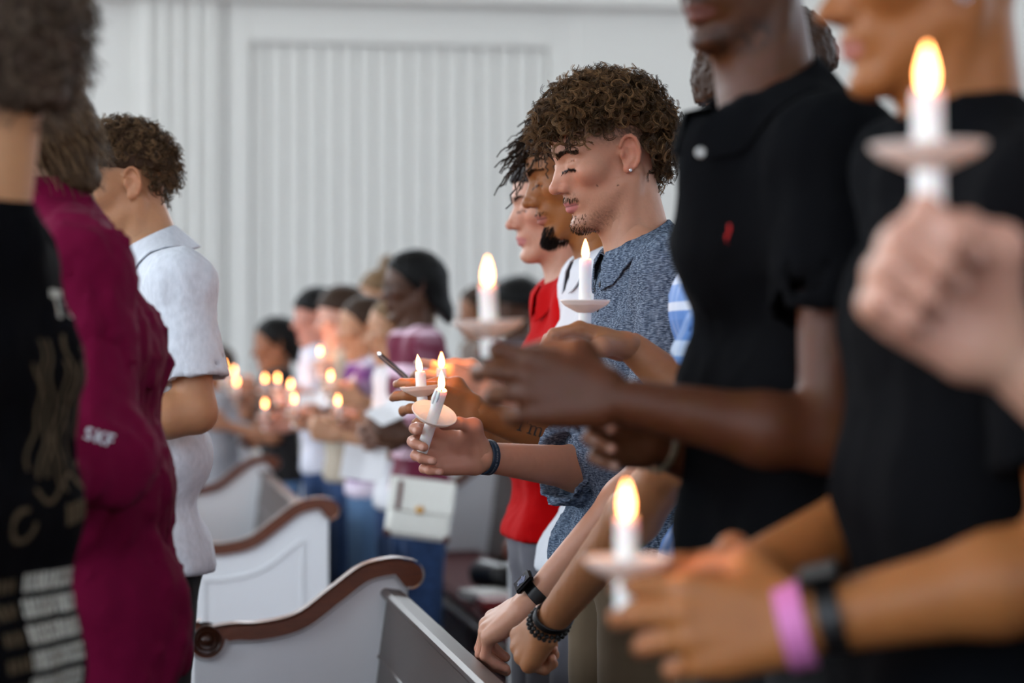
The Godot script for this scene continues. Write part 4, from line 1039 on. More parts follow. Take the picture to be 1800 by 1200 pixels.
func person(s: Dictionary) -> Node3D:
	var base: Vector3 = s.base
	var fw: Vector3 = s.fw; var lf: Vector3 = s.lf; var up := Vector3.UP
	var nb: Vector3 = s.nb
	var nax: Vector3 = s.nax
	var node := thing("person", s.label, "person", base, 0.0, s.get("group", ""))
	s.node = node
	var off := Transform3D(Basis.IDENTITY, -base)
	var skin: Color = s.skin
	var palm: Color = s.get("palm", skin.lerp(Color(.62, .33, .24), .35))
	var hq: Dictionary = s.head
	var hb: Basis = s.hb
	var hx: Transform3D = s.hx
	# ---- body: trunk and arms, head and hands on finer grids, in one mesh
	var body := Shape.new()
	var blotch := FastNoiseLite.new(); blotch.frequency = 40.0; blotch.fractal_octaves = 3
	body.add(s.f_body.got, off, func(p: Vector3) -> Color: return skin * (1.0 + .07 * blotch.get_noise_3dv(p)))
	body.add(s.f_head.got, off * hx, head_paint(hq))
	for k in 2:
		var h: Dictionary = s.hands[k]
		var sd := -1.0 if k == 0 else 1.0
		var hf: Field = hand_cache[h.key]
		body.add(hf.got, off * hand_xf(s.wr[k], h.fingers, h.thumb, sd, h.get("scale", 1.0)), hand_paint(hf.nails, skin, palm))
	part("body", body.commit(), SKIN, node)
	# ---- clothes
	var q: Dictionary = s.shirt
	var sm: Material = q.mat
	var shirt := Shape.new()
	for f: Field in s.f_shirt: shirt.add(f.got, off)
	if q.has("uv"):
		# flat print on the cloth: u along the back, v down from the neck
		var uo: Vector3 = q.uv[0]; var us: float = q.uv[1]; var ur: Vector3 = q.uv[2]
		for t in shirt.v.size():
			var p := shirt.v[t] + base - uo
			if shirt.n[t].dot(q.uv[3]) > -.1: shirt.uv.append(Vector2(clampf(p.dot(ur) / us + .5, .002, .998), clampf(-p.y / (us * 2.0), .002, .998)))
			else: shirt.uv.append(Vector2(.002, .002))
	var sn := part("shirt", shirt.commit(), sm, node)
	if q.has("label"): sn.set_meta("label", q.label)
	if q.get("neck", "polo") == "polo": part("collar", collar(nb, fw, lf, nax, off, q.get("collar", 1.0), s.f_shirt[0]), q.get("collar_mat", sm), sn)
	elif q.neck == "stand": part("collar", stand_collar(nb, fw, lf, nax, off, q.get("collar", .075)), q.get("collar_mat", sm), sn)
	else: part("collar", crew_collar(nb, fw, lf, nax, off), q.get("collar_mat", sm), sn)
	var tr := Shape.new()
	tr.add(s.f_trousers.got, off)
	part("trousers", tr.commit(), s.trousers, node)
	for a in s.feet:
		part("shoe", shoe_mesh, s.get("shoes", M.white_rubber), node, Transform3D(Basis(Vector3.UP, s.turn), a - base))
	# ---- hair
	var hh := off * hx
	if hq.has("cap"):
		var cs := Shape.new()
		cs.add(s.f_cap.got, hh, hq.hair * .8)
		if hq.has("locks"): put_over(cs, hair_mesh(hq.locks, 7), hh, hb)
		part("hair", cs.commit(), HAIR, node)
	if hq.has("brows"):
		var br := Shape.new()
		var hf: Field = s.f_head
		short_hairs(br, hq.brows, func(r: RandomNumberGenerator) -> Array:
			var t := r.randf(); var sd := 1.0 if r.randf() < .5 else -1.0
			var x := lerpf(.010, .050, t)
			var y := .0235 + .008 * sin(minf(t * 1.25, 1.0) * 2.2) - .002 + r.randf_range(-.0045, .0045) * (1.0 - .65 * t)
			var o := hit(hf, Vector3(sd * x * 1.2, y, .14), Vector3(-sd * .1, 0, -1).normalized())
			return [o, Vector3(sd * (.5 + .5 * t), .55 - .8 * t, .22).normalized()], hq.get("brow_color", hq.hair), .0085, .00042, 5)
		var bs := Shape.new()
		put_over(bs, br, hh, hb)
		part("eyebrows", bs.commit(), HAIR, node)
	if hq.has("lashes"):
		var la := Shape.new()
		var hf3: Field = s.f_head
		short_hairs(la, hq.lashes, func(r: RandomNumberGenerator) -> Array:
			var t := r.randf(); var sd := 1.0 if r.randf() < .5 else -1.0
			var x := lerpf(.018, .0455, t)
			var o := hit(hf3, Vector3(sd * x * 1.05, -.0015 - 15.0 * (x - .031) * (x - .031), .14), Vector3(0, 0, -1))
			return [o, Vector3(sd * (t - .35) * .9, -.75, .65).normalized()], Color(.012, .008, .006), .0075, .00042, 15)
		var ls := Shape.new()
		put_over(ls, la, hh, hb)
		part("eyelashes", ls.commit(), HAIR, node)
	if hq.has("goatee"):
		var go := Shape.new()
		var hf2: Field = s.f_head
		var dens: Array = hq.goatee
		short_hairs(go, dens[0], func(r: RandomNumberGenerator) -> Array:
			var an := r.randf_range(-.75, .75)
			var yy := r.randf_range(-.098, -.118) if r.randf() < .75 else r.randf_range(-.078, -.098)
			var o := hit(hf2, Vector3(sin(an) * .06, yy - .01, .04 + cos(an) * .1), Vector3(-sin(an) * .5, .12, -1).normalized())
			return [o, Vector3(sin(an) * .3, -.7, .5).normalized()], hq.hair, dens[1], .0006, 9)
		if dens.size() > 2:
			short_hairs(go, dens[2], func(r: RandomNumberGenerator) -> Array:
				var x := r.randf_range(-.026, .026)
				var o := hit(hf2, Vector3(x * 1.1, r.randf_range(-.0465, -.0545) - absf(x) * .22, .15), Vector3(0, 0, -1))
				return [o, Vector3(x * 18, -.8, .3).normalized()], hq.hair, .006, .00045, 12)
		var gs := Shape.new()
		put_over(gs, go, hh, hb)
		part("beard", gs.commit(), HAIR, node)
	return node

func ring_strip(off: Transform3D, inner: Array, thick: float) -> ArrayMesh:
	# inner: rows of points; gives the sheet a thickness along its normals
	var sh := Shape.new()
	var rows := inner.size(); var cols: int = inner[0].size()
	var nn := []
	for r in rows:
		var row := []
		for c in cols:
			var du: Vector3 = inner[r][mini(c + 1, cols - 1)] - inner[r][maxi(c - 1, 0)]
			var dv: Vector3 = inner[mini(r + 1, rows - 1)][c] - inner[maxi(r - 1, 0)][c]
			row.append(du.cross(dv).normalized())
		nn.append(row)
	for side in 2:
		var s := sh.v.size()
		for r in rows:
			for c in cols:
				sh.v.append(off * (inner[r][c] + nn[r][c] * (thick if side == 1 else 0.0)))
				sh.n.append(nn[r][c] * (1.0 if side == 1 else -1.0)); sh.c.append(Color.WHITE)
		for r in rows - 1:
			for c in cols - 1:
				var a := s + r * cols + c
				var t := [a, a + cols, a + 1, a + 1, a + cols, a + cols + 1]
				if side == 0: t.reverse()
				for k in t: sh.i.append(k)
	# edges
	var m := rows * cols
	for r in rows - 1:
		for c in [0, cols - 1]:
			var a: int = r * cols + c
			sh.face([sh.v[a], sh.v[a + cols], sh.v[a + cols + m], sh.v[a + m]])
	for c in cols - 1:
		for r in [0, rows - 1]:
			var a: int = r * cols + c
			sh.face([sh.v[a], sh.v[a + 1], sh.v[a + 1 + m], sh.v[a + m]])
	return sh.commit()

func collar(nb: Vector3, fw: Vector3, lf: Vector3, nax: Vector3, off: Transform3D, k: float, cloth: Field) -> ArrayMesh:
	var ids := PackedInt32Array(range(cloth.T.size()))
	var rows := [[], [], [], [], []]
	for t in 41:
		var u := float(t) / 40.0
		var an := lerpf(.24, TAU - .24, u)
		var front := (cos(an) + 1.0) * .5                 # 1 at the throat, 0 at the nape
		var d := fw * cos(an) + lf * sin(an)
		var tip := pow(front, 5.0)
		var c := nb + fw * .006 + nax * .012
		var hi := lerpf(.046, -.022, pow(front, 1.1))
		rows[0].append(c + d * .066 + nax * (hi - .034))
		rows[1].append(c + d * .070 + nax * hi * k)
		rows[2].append(c + d * .077 + nax * (hi * k + .002))
		rows[3].append(c + d * (.091 + .006 * front) + nax * (hi - .022))
		rows[4].append(c + d * (.105 + .014 * tip) + nax * (hi - .048 - .036 * tip))
		# the turned-down leaf lies on the shirt
		for r in [2, 3, 4]:
			for n in 4:
				var p: Vector3 = rows[r][t]
				rows[r][t] = p + (d * .7 + Vector3.UP * .7) * maxf(0.0, .0055 + (.004 if r == 3 else 0.0) - cloth.ev(p, ids))
	return ring_strip(off, rows, .0022)

func stand_collar(nb: Vector3, fw: Vector3, lf: Vector3, nax: Vector3, off: Transform3D, h: float) -> ArrayMesh:
	var rows := [[], [], [], []]
	for t in 37:
		var an := lerpf(.12, TAU - .12, float(t) / 36.0)
		var d := fw * cos(an) + lf * sin(an)
		for r in 4:
			rows[r].append(nb + d * lerpf(.082, .068, r / 3.0) + nax * lerpf(-.02, h, r / 3.0))
	return ring_strip(off, rows, .005)

func crew_collar(nb: Vector3, fw: Vector3, lf: Vector3, nax: Vector3, off: Transform3D) -> ArrayMesh:
	var sh := Shape.new()
	var pts := PackedVector3Array(); var rr := PackedFloat32Array()
	for t in 33:
		var an := TAU * t / 32.0
		var d := fw * cos(an) + lf * sin(an)
		pts.append(off * (nb + fw * .006 + d * .064 + nax * (.024 - .020 * (cos(an) + 1) * .5))); rr.append(.012)
	sh.tube(pts, rr, 8)
	return sh.commit()

# a cap of hair: the skull swollen, roughened and trimmed by planes given in the head frame
func hair_cap(thick: float, cuts: Array, extra := [], amp := .004, freq := 60.0) -> Field:
	var f := Field.new()
	var nz := FastNoiseLite.new(); nz.frequency = freq; nz.fractal_octaves = 3
	f.noise = nz; f.amp = amp
	f.ell(Vector3(0, .038, -.013), Vector3(.0745 + thick, .0845 + thick, .0985 + thick), .01)
	for e in extra: f.cap(e[0], e[1], e[2], e[3], e[4] if e.size() > 4 else .02)
	for c in cuts: f.cut(c[0], c[1], .01)
	return f

# a worn band round a limb
func band(called: String, at: Vector3, axis: Vector3, r: float, wide: float, thick: float, m: Material, node: Node3D, squash := 0.86, flatdir := Vector3.FORWARD) -> MeshInstance3D:
	var sh := Shape.new()
	var b := wide * .5; var e := minf(thick, wide) * .3
	var prof := PackedVector2Array([Vector2(r, -b), Vector2(r + thick - e, -b), Vector2(r + thick, -b + e), Vector2(r + thick, b - e), Vector2(r + thick - e, b), Vector2(r, b)])
	var y := axis.normalized()
	var x := (flatdir - y * flatdir.dot(y)).normalized()
	var xf := Transform3D(Basis(x, y, x.cross(y)).scaled_local(Vector3(1.06, 1, squash)), at - node.position)
	sh.lathe(prof, 40, xf)
	return part(called, sh.commit(), m, node)

# ---------------------------------------------------------------- people: heads, hands, bodies, clothes, hair
# head frame: x to the person's left, y up, z the way the face looks, origin between the ears
func head_field(q: Dictionary) -> Field:
	var f := Field.new()
	var nl: float = q.get("nose", 1.0)
	var lp: float = q.get("lips", 1.0)
	var jw: float = q.get("jaw", 1.0)
	f.ell(Vector3(0, .04, -.012), Vector3(.074, .084, .098), .01)
	f.ell(Vector3(0, .03, .03), Vector3(.062, .068, .060), .02)
	f.ell(Vector3(0, -.045, .032), Vector3(.052 * jw, .060, .053), .03)
	for s in [-1.0, 1.0]:
		f.cap(Vector3(s * .049 * jw, -.05, .004), Vector3(s * .016, -.101, .069), .016, .013, .03)
		f.ell(Vector3(s * .045, -.012, .055), Vector3(.021, .02, .026), .022)
	f.ell(Vector3(0, -.101, .079), Vector3(.021, .015, .018), .014)
	f.ell(Vector3(0, -.054, .073), Vector3(.029, .026, .023), .016)
	for s in [-1.0, 1.0]:
		f.cap(Vector3(s * .007, .027, .0835), Vector3(s * .046, .026, .064), .0092, .008, .014)
	for s in [-1.0, 1.0]:
		f.ell(Vector3(s * .032, .007, .0995), Vector3(.0185, .0125, .019), .012, 1)
		f.ell(Vector3(s * .0315, .0050, .0735), Vector3(.0170, .0125, .0140), .006)
	for s in [-1.0, 1.0]:
		f.cap(Vector3(s * .019, .0125, .0915), Vector3(s * .044, .0115, .0775), .0014, .0010, .0025, 1)
	# nose
	f.cap(Vector3(0, .017, .0825), Vector3(0, -.026, .101 + .006 * nl), .008, .0098, .010)
	for s in [-1.0, 1.0]: f.ell(Vector3(s * .013, -.016, .0865), Vector3(.011, .018, .012), .014)
	f.ell(Vector3(0, -.0295, .1035 + .007 * nl), Vector3(.0105 * nl, .0095, .0105), .007)
	for s in [-1.0, 1.0]:
		f.ell(Vector3(s * .0128 * nl, -.0325, .097), Vector3(.0072, .0085, .0108), .006)
		f.ell(Vector3(s * .0070, -.0425, .104), Vector3(.0036, .0045, .006), .003, 1)
	# lips
	for s in [-1.0, 1.0]:
		f.cap(Vector3(0, -.0590, .0945), Vector3(s * .022, -.0635, .077), .0056 * lp, .003, .005)
		f.cap(Vector3(0, -.0720, .0925), Vector3(s * .020, -.0670, .078), .0068 * lp, .003, .004)
	for s in [-1.0, 1.0]:
		f.cap(Vector3(0, -.0652, .1040), Vector3(s * .025, -.0648, .084), .0015, .0015, .003, 1)
	f.cap(Vector3(-.012, -.0845, .101), Vector3(.012, -.0845, .101), .006, .006, .010, 1)
	# ears
	for s in [-1.0, 1.0]:
		var eb := Basis(Vector3.UP, s * -0.42) * Basis(Vector3.RIGHT, -0.2)
		var ec := Vector3(s * .077, .002, -.014)
		f.ell(ec, Vector3(.0055, .030, .0175), .006, 0, eb)
		f.ell(ec + eb * Vector3(s * .008, -.003, .003), Vector3(.0075, .015, .0085), .003, 1, eb)
		f.ell(ec + eb * Vector3(s * .006, .016, .001), Vector3(.0045, .008, .0065), .003, 1, eb)
		var prev := Vector3.ZERO
		for t in 10:
			var an := deg_to_rad(20.0 + t * 27.0)
			var p := ec + eb * Vector3(s * (.004 + .003 * sin(an)), .030 * sin(an), .0175 * cos(an))
			if t > 0: f.cap(prev, p, .0036, .0036, .002)
			prev = p
		f.ell(ec + eb * Vector3(s * .002, -.029, .006), Vector3(.005, .0085, .0072), .004, 0, eb)
		f.ell(ec + eb * Vector3(s * .004, -.004, .014), Vector3(.004, .006, .0035), .004, 0, eb)
	if q.has("neck"):
		var nb: Vector3 = q.neck
		f.cap(Vector3(0, -.03, -.028), nb, .050, q.get("neck_r", .058), .03)
		f.cap(Vector3(0, -.06, .010), nb + Vector3(0, 0, .03), .030, .034, .03)
		for s in [-1.0, 1.0]:
			f.cap(Vector3(s * .055, -.035, -.022), nb + Vector3(s * .022, 0, .048), .013, .012, .016)
	return f

func head_paint(q: Dictionary) -> Callable:
	var skin: Color = q.skin
	var lipc: Color = q.get("lip_color", skin * Color(.85, .55, .55))
	var hairc: Color = q.hair
	var beard: float = q.get("beard", 0.0)
	var blush: float = q.get("blush", 0.3)
	var nz := FastNoiseLite.new(); nz.frequency = 60.0; nz.fractal_octaves = 3
	var fine := FastNoiseLite.new(); fine.frequency = 420.0; fine.fractal_octaves = 2
	return func(p: Vector3) -> Color:
		var x := absf(p.x)
		var c := skin
		var m := nz.get_noise_3dv(p); var g := fine.get_noise_3dv(p)
		c = c * (1.0 + .06 * m + .05 * g)
		# ruddy cheeks, nose and ears
		var red := exp(-((x - .04) * (x - .04) + (p.y + .022) * (p.y + .022)) / .0006) * .7 + exp(-(x * x + (p.y + .03) * (p.y + .03)) / .0003) * (1.0 if p.z > .09 else 0.0) * .8
		if x > .074: red += .9
		red = clampf(red * blush * (1.0 + .8 * m), 0, 1)
		c = c.lerp(Color(c.r * 1.02, c.g * .66, c.b * .62), red)
		# lips
		var w := clampf(1.0 - x / .024, 0, 1)
		if p.z > .072 and w > 0:
			var top := -.0555 - .006 * (1 - w); var bot := -.0782 + .010 * (1 - w) * (1 - w)
			var inside := smoothstep(top + .0015, top - .001, p.y) * smoothstep(bot - .0015, bot + .001, p.y)
			c = c.lerp(lipc, inside * smoothstep(0.0, .12, w))
			if absf(p.y + .0652) < .0011: c = c * .45
		# moles
		if q.has("moles"):
			for o in [Vector3(.058, -.022, .045), Vector3(.050, -.040, .052), Vector3(.062, -.050, .018), Vector3(.047, .001, .066), Vector3(.050, -.075, -.010), Vector3(.046, -.105, -.03)]:
				if p.distance_to(o) < .0035 + .012 * maxf(0.0, g) and absf(p.y - o.y) < .0016 and absf(p.z - o.z) < .0016: c = Color(.10, .045, .028)
		# lash line under the lowered lids
		var lash := absf(p.y - (-.0015 - .45 * (x - .031) * (x - .031) / .03))
		if x > .017 and x < .0465 and p.z > .064 and lash < .0019: c = Color(.02, .014, .012)
		# short beard: single dark hairs thinning out towards the cheeks
		if beard > 0:
			var b := 0.0
			b += smoothstep(-.072, -.098, p.y) * smoothstep(.02, .06, p.z)                     # chin
			b += (smoothstep(-.036, -.046, p.y) * smoothstep(-.060, -.054, p.y) * smoothstep(.034, .02, x) if p.z > .07 else 0.0) # moustache
			b += .45 * smoothstep(-.028, -.07, p.y) * smoothstep(-.02, .02, p.z) * smoothstep(.02, .045, x)
			b = clampf(b, 0, 1) * beard * smoothstep(-.132, -.112, p.y + .5 * minf(p.z - .05, 0.0))
			c = c.lerp(hairc, clampf(b * (.62 + .9 * g + .3 * m), 0, .92))
		# cropped sides: short hair over skin
		if q.has("fade"):
			var fl: float = q.fade
			var side := smoothstep(fl, fl + .035, p.y + .35 * minf(p.z, 0.0) * -1.0 + .5 * maxf(p.z - .02, 0) * -1.0) * smoothstep(.085, .055, p.z)
			if x < .078 or p.y > .034: c = c.lerp(hairc, clampf(side * (.8 + .9 * g), 0, .9))
		return Color(c.r, c.g, c.b)

# hand frame of a right hand: y towards the fingertips, x to the thumb's side, z out of the palm, origin at the wrist
var NAILS := []
func hand_field(side: float, pose: Dictionary) -> Field:
	var f := Field.new()
	NAILS = []
	var X := func(p: Vector3) -> Vector3: return Vector3(p.x * side, p.y, p.z)
	var base := [Vector3(.029, .094, 0), Vector3(.008, .097, -.002), Vector3(-.013, .092, -.001), Vector3(-.032, .083, .003)]
	var lens := [[.044, .026, .021], [.049, .030, .022], [.045, .028, .022], [.035, .021, .019]]
	var rad := [.0096, .0098, .0093, .0082]
	# palm
	for i in 4:
		f.cap(X.call(Vector3(base[i].x * .55, .012, -.001)), X.call(base[i]), .0155, .0122, .012)
	f.cap(X.call(Vector3(-.018, .02, .006)), X.call(Vector3(-.030, .066, .006)), .014, .012, .012)
	# fingers
	for i in 4:
		var a: Array = pose.f[i]
		var p: Vector3 = base[i]
		var an := 0.0
		var sp := deg_to_rad(a[3])
		for j in 3:
			an += deg_to_rad(a[j])
			var d := Vector3(-sin(sp) * cos(an), cos(sp) * cos(an), sin(an))
			var r0: float = rad[i] * [1.06, 1.0, .93][j]; var r1: float = rad[i] * [1.0, .94, .80][j]
			var e: Vector3 = p + d * lens[i][j]
			f.cap(X.call(p), X.call(e), r0, r1, .004 if j > 0 else .008)
			if j == 2:
				var up := Vector3(0, -sin(an), -cos(an)) * -1.0
				NAILS.append([X.call(e - d * .001 - Vector3(0, -sin(an), cos(an)) * (rad[i] * .80)), .0066])
			p = e
	# thumb
	var th: Array = pose.t
	f.cap(X.call(Vector3(.016, .014, .006)), X.call(th[0]), .0165, .0150, .014)
	f.cap(X.call(Vector3(.018, .05, .004)), X.call(th[0]), .013, .011, .014)
	f.cap(X.call(th[0]), X.call(th[1]), .0128, .0108, .008)
	f.cap(X.call(th[1]), X.call(th[2]), .0110, .0088, .004)
	if pose.has("tn"): NAILS.append([X.call(th[2] + pose.tn * .008), .0075])
	# wrist
	f.cap(X.call(Vector3(.004, -.004, 0)), X.call(Vector3(.009, .012, 0)), .0200, .0190, .012)
	f.cap(X.call(Vector3(-.004, -.004, 0)), X.call(Vector3(-.010, .012, 0)), .0200, .0190, .012)
	return f

var POSES := {}
func make_poses() -> void:
	# a candle pinched upright between thumb and fingers
	POSES.candle = {"f": [[30, 42, 30, -6], [38, 56, 34, -1], [42, 66, 36, 3], [46, 70, 36, 8]], "t": [Vector3(.052, .034, .022), Vector3(.056, .063, .036), Vector3(.048, .090, .044)], "tn": Vector3(.8, .2, .5)}
	POSES.fist = {"f": [[70, 88, 45, -2], [74, 90, 45, 0], [76, 90, 45, 2], [76, 90, 45, 5]], "t": [Vector3(.046, .050, .026), Vector3(.038, .080, .038), Vector3(.018, .094, .046)], "tn": Vector3(.5, .2, .8)}
	POSES.flat = {"f": [[22, 24, 14, -7], [20, 26, 14, -1], [22, 28, 14, 4], [26, 28, 14, 10]], "t": [Vector3(.052, .048, .016), Vector3(.066, .076, .020), Vector3(.070, .102, .020)], "tn": Vector3(0, .2, -1)}
	# long fingers closing on something thin at their tips
	POSES.pinch = {"f": [[20, 34, 22, -5], [26, 38, 24, -1], [34, 44, 26, 2], [42, 50, 28, 6]], "t": [Vector3(.050, .046, .022), Vector3(.050, .080, .036), Vector3(.040, .110, .046)], "tn": Vector3(.8, .2, .5)}
	POSES.paper = {"f": [[30, 40, 20, -4], [34, 42, 20, 0], [36, 44, 20, 3], [40, 46, 20, 7]], "t": [Vector3(.050, .050, .026), Vector3(.046, .080, .038), Vector3(.040, .104, .040)], "tn": Vector3(.8, .2, .5)}
	# rests over an edge, fingers bent down behind it
	POSES.ledge = {"f": [[34, 52, 22, -5], [38, 56, 22, 0], [40, 58, 22, 3], [42, 58, 22, 8]], "t": [Vector3(.052, .044, .014), Vector3(.066, .068, .022), Vector3(.070, .090, .032)], "tn": Vector3(.6, .2, -.6)}

var hand_cache := {}
func hand_paint(nails: Array, skin: Color, palm: Color) -> Callable:
	var nz := FastNoiseLite.new(); nz.frequency = 70.0; nz.fractal_octaves = 3
	return func(p: Vector3) -> Color:
		var m := nz.get_noise_3dv(p)
		var c := skin * (1.0 + .07 * m)
		c = c.lerp(palm, smoothstep(.004, .016, p.z) * smoothstep(.0, .04, p.y) * .6)
		for q in nails:
			var d: float = p.distance_to(q[0]) / q[1]
			if d < 1.0: c = c.lerp(palm.lerp(Color(.75, .5, .42), .5), .8 * smoothstep(1.0, .8, d))
		return Color(c.r, c.g, c.b)

# the frame of a hand from where its fingers and its thumb side point
func hand_xf(wrist: Vector3, fingers: Vector3, thumbward: Vector3, side: float, sc := 1.0) -> Transform3D:
	var y := fingers.normalized()
	var x := (thumbward - y * thumbward.dot(y)).normalized()
	x *= side
	var z := x.cross(y)
	return Transform3D(Basis(x * sc, y * sc, z * sc), wrist)

func face_basis(turn: float, pitch: float, roll := 0.0) -> Basis:
	# turn 0 looks along -x, positive towards +z
	var fw := Vector3(-cos(turn), 0, sin(turn)); var lf := Vector3(sin(turn), 0, cos(turn))
	var b := Basis(lf, Vector3.UP, fw)
	return b * Basis(Vector3.RIGHT, pitch) * Basis(Vector3.BACK, roll)

# curled or straight locks growing from the scalp; grows(p) gives how long hair is at a point of the head frame (0 for none)
func hair_mesh(q: Dictionary, seed_: int) -> Shape:
	var rng := RandomNumberGenerator.new(); rng.seed = seed_
	var sh := Shape.new()
	var n: int = q.n
	var style: String = q.style
	var base: Color = q.color
	var tip: Color = q.get("tip", base * 1.5)
	var grows: Callable = q.grows
	var c0 := Vector3(0, .036, -.012); var r0 := Vector3(.0755, .0875, .0995)
	var done := 0; var tries := 0
	while done < n and tries < n * 12:
		tries += 1
		var u := rng.randf_range(-1, 1); var an := rng.randf() * TAU
		var d := Vector3(sqrt(1 - u * u) * cos(an), u, sqrt(1 - u * u) * sin(an))
		var p := c0 + d * r0
		var L: float = grows.call(p)
		if L <= 0.0: continue
		done += 1
		L *= rng.randf_range(.8, 1.15)
		var out := (d / r0).normalized()
		var strands: int = q.get("strands", 3)
		var cr: float = q.get("curl", .007) * rng.randf_range(.7, 1.3)
		var turns: float = q.get("turns", 2.0) * rng.randf_range(.7, 1.3)
		var fall: Vector3 = q.get("fall", Vector3(0, -.4, 0))
		var side := Vector3(rng.randf_range(-1, 1), rng.randf_range(-1, 1), rng.randf_range(-1, 1))
		var ax: Vector3 = (out + side * q.get("mess", .5)).normalized()
		var e1: Vector3 = ax.cross(Vector3(.3, .2, .9)).normalized(); var e2: Vector3 = ax.cross(e1)
		var ph := rng.randf() * TAU
		var shade := rng.randf()
		for s in strands:
			var seg: int = q.get("seg", 12)
			var pts := PackedVector3Array(); var rr := PackedFloat32Array()
			var th: float = q.get("thick", .0011) * rng.randf_range(.7, 1.3)
			var so: Vector3 = Vector3(rng.randf_range(-1, 1), rng.randf_range(-1, 1), rng.randf_range(-1, 1)) * q.get("split", .0022)
			for t in seg + 1:
				var w := float(t) / seg
				var pos: Vector3 = p + so + ax * (L * w) + fall * (L * w * w)
				if style == "curl":
					var a2 := ph + turns * TAU * w
					var cw := cr * minf(1.0, w * 4.0)
					pos += e1 * (cos(a2) * cw - cos(ph) * cw) + e2 * (sin(a2) * cw - sin(ph) * cw)
				elif style == "long":
					pos = p + so + out * (.012 * sin(w * 1.6)) + fall * (L * w) + Vector3(sin(w * 9 + ph), 0, cos(w * 7 + ph)) * cr * w
				# never back inside the skull
				var k: float = ((pos - c0) / (r0 * 1.01)).length()
				if k < 1.0 and k > .01: pos = c0 + (pos - c0) / k
				pts.append(pos); rr.append(th * (1.0 - .65 * w))
			sh.tube(pts, rr, 3, base.lerp(tip, clampf(shade * shade * .85 + rng.randf() * .22, 0, 1)))
	return sh

func short_hairs(sh: Shape, n: int, where: Callable, col: Color, len: float, thick: float, seed_: int) -> void:
	var rng := RandomNumberGenerator.new(); rng.seed = seed_
	for t in n:
		var a: Array = where.call(rng)
		var p: Vector3 = a[0]; var d: Vector3 = a[1]
		var L := len * rng.randf_range(.6, 1.2)
		sh.tube(PackedVector3Array([p, p + d * L * .5, p + d * L]), PackedFloat32Array([thick, thick * .8, thick * .2]), 3, col * rng.randf_range(.7, 1.3))

# where a ray from `from` along `dir` first meets the field
func hit(f: Field, from: Vector3, dir: Vector3, most := 0.3) -> Vector3:
	var ids := PackedInt32Array(range(f.T.size()))
	var t := 0.0
	for k in 24:
		var d := f.ev(from + dir * t, ids)
		if d < .0002: break
		t += d * .8
		if t > most: break
	return from + dir * t

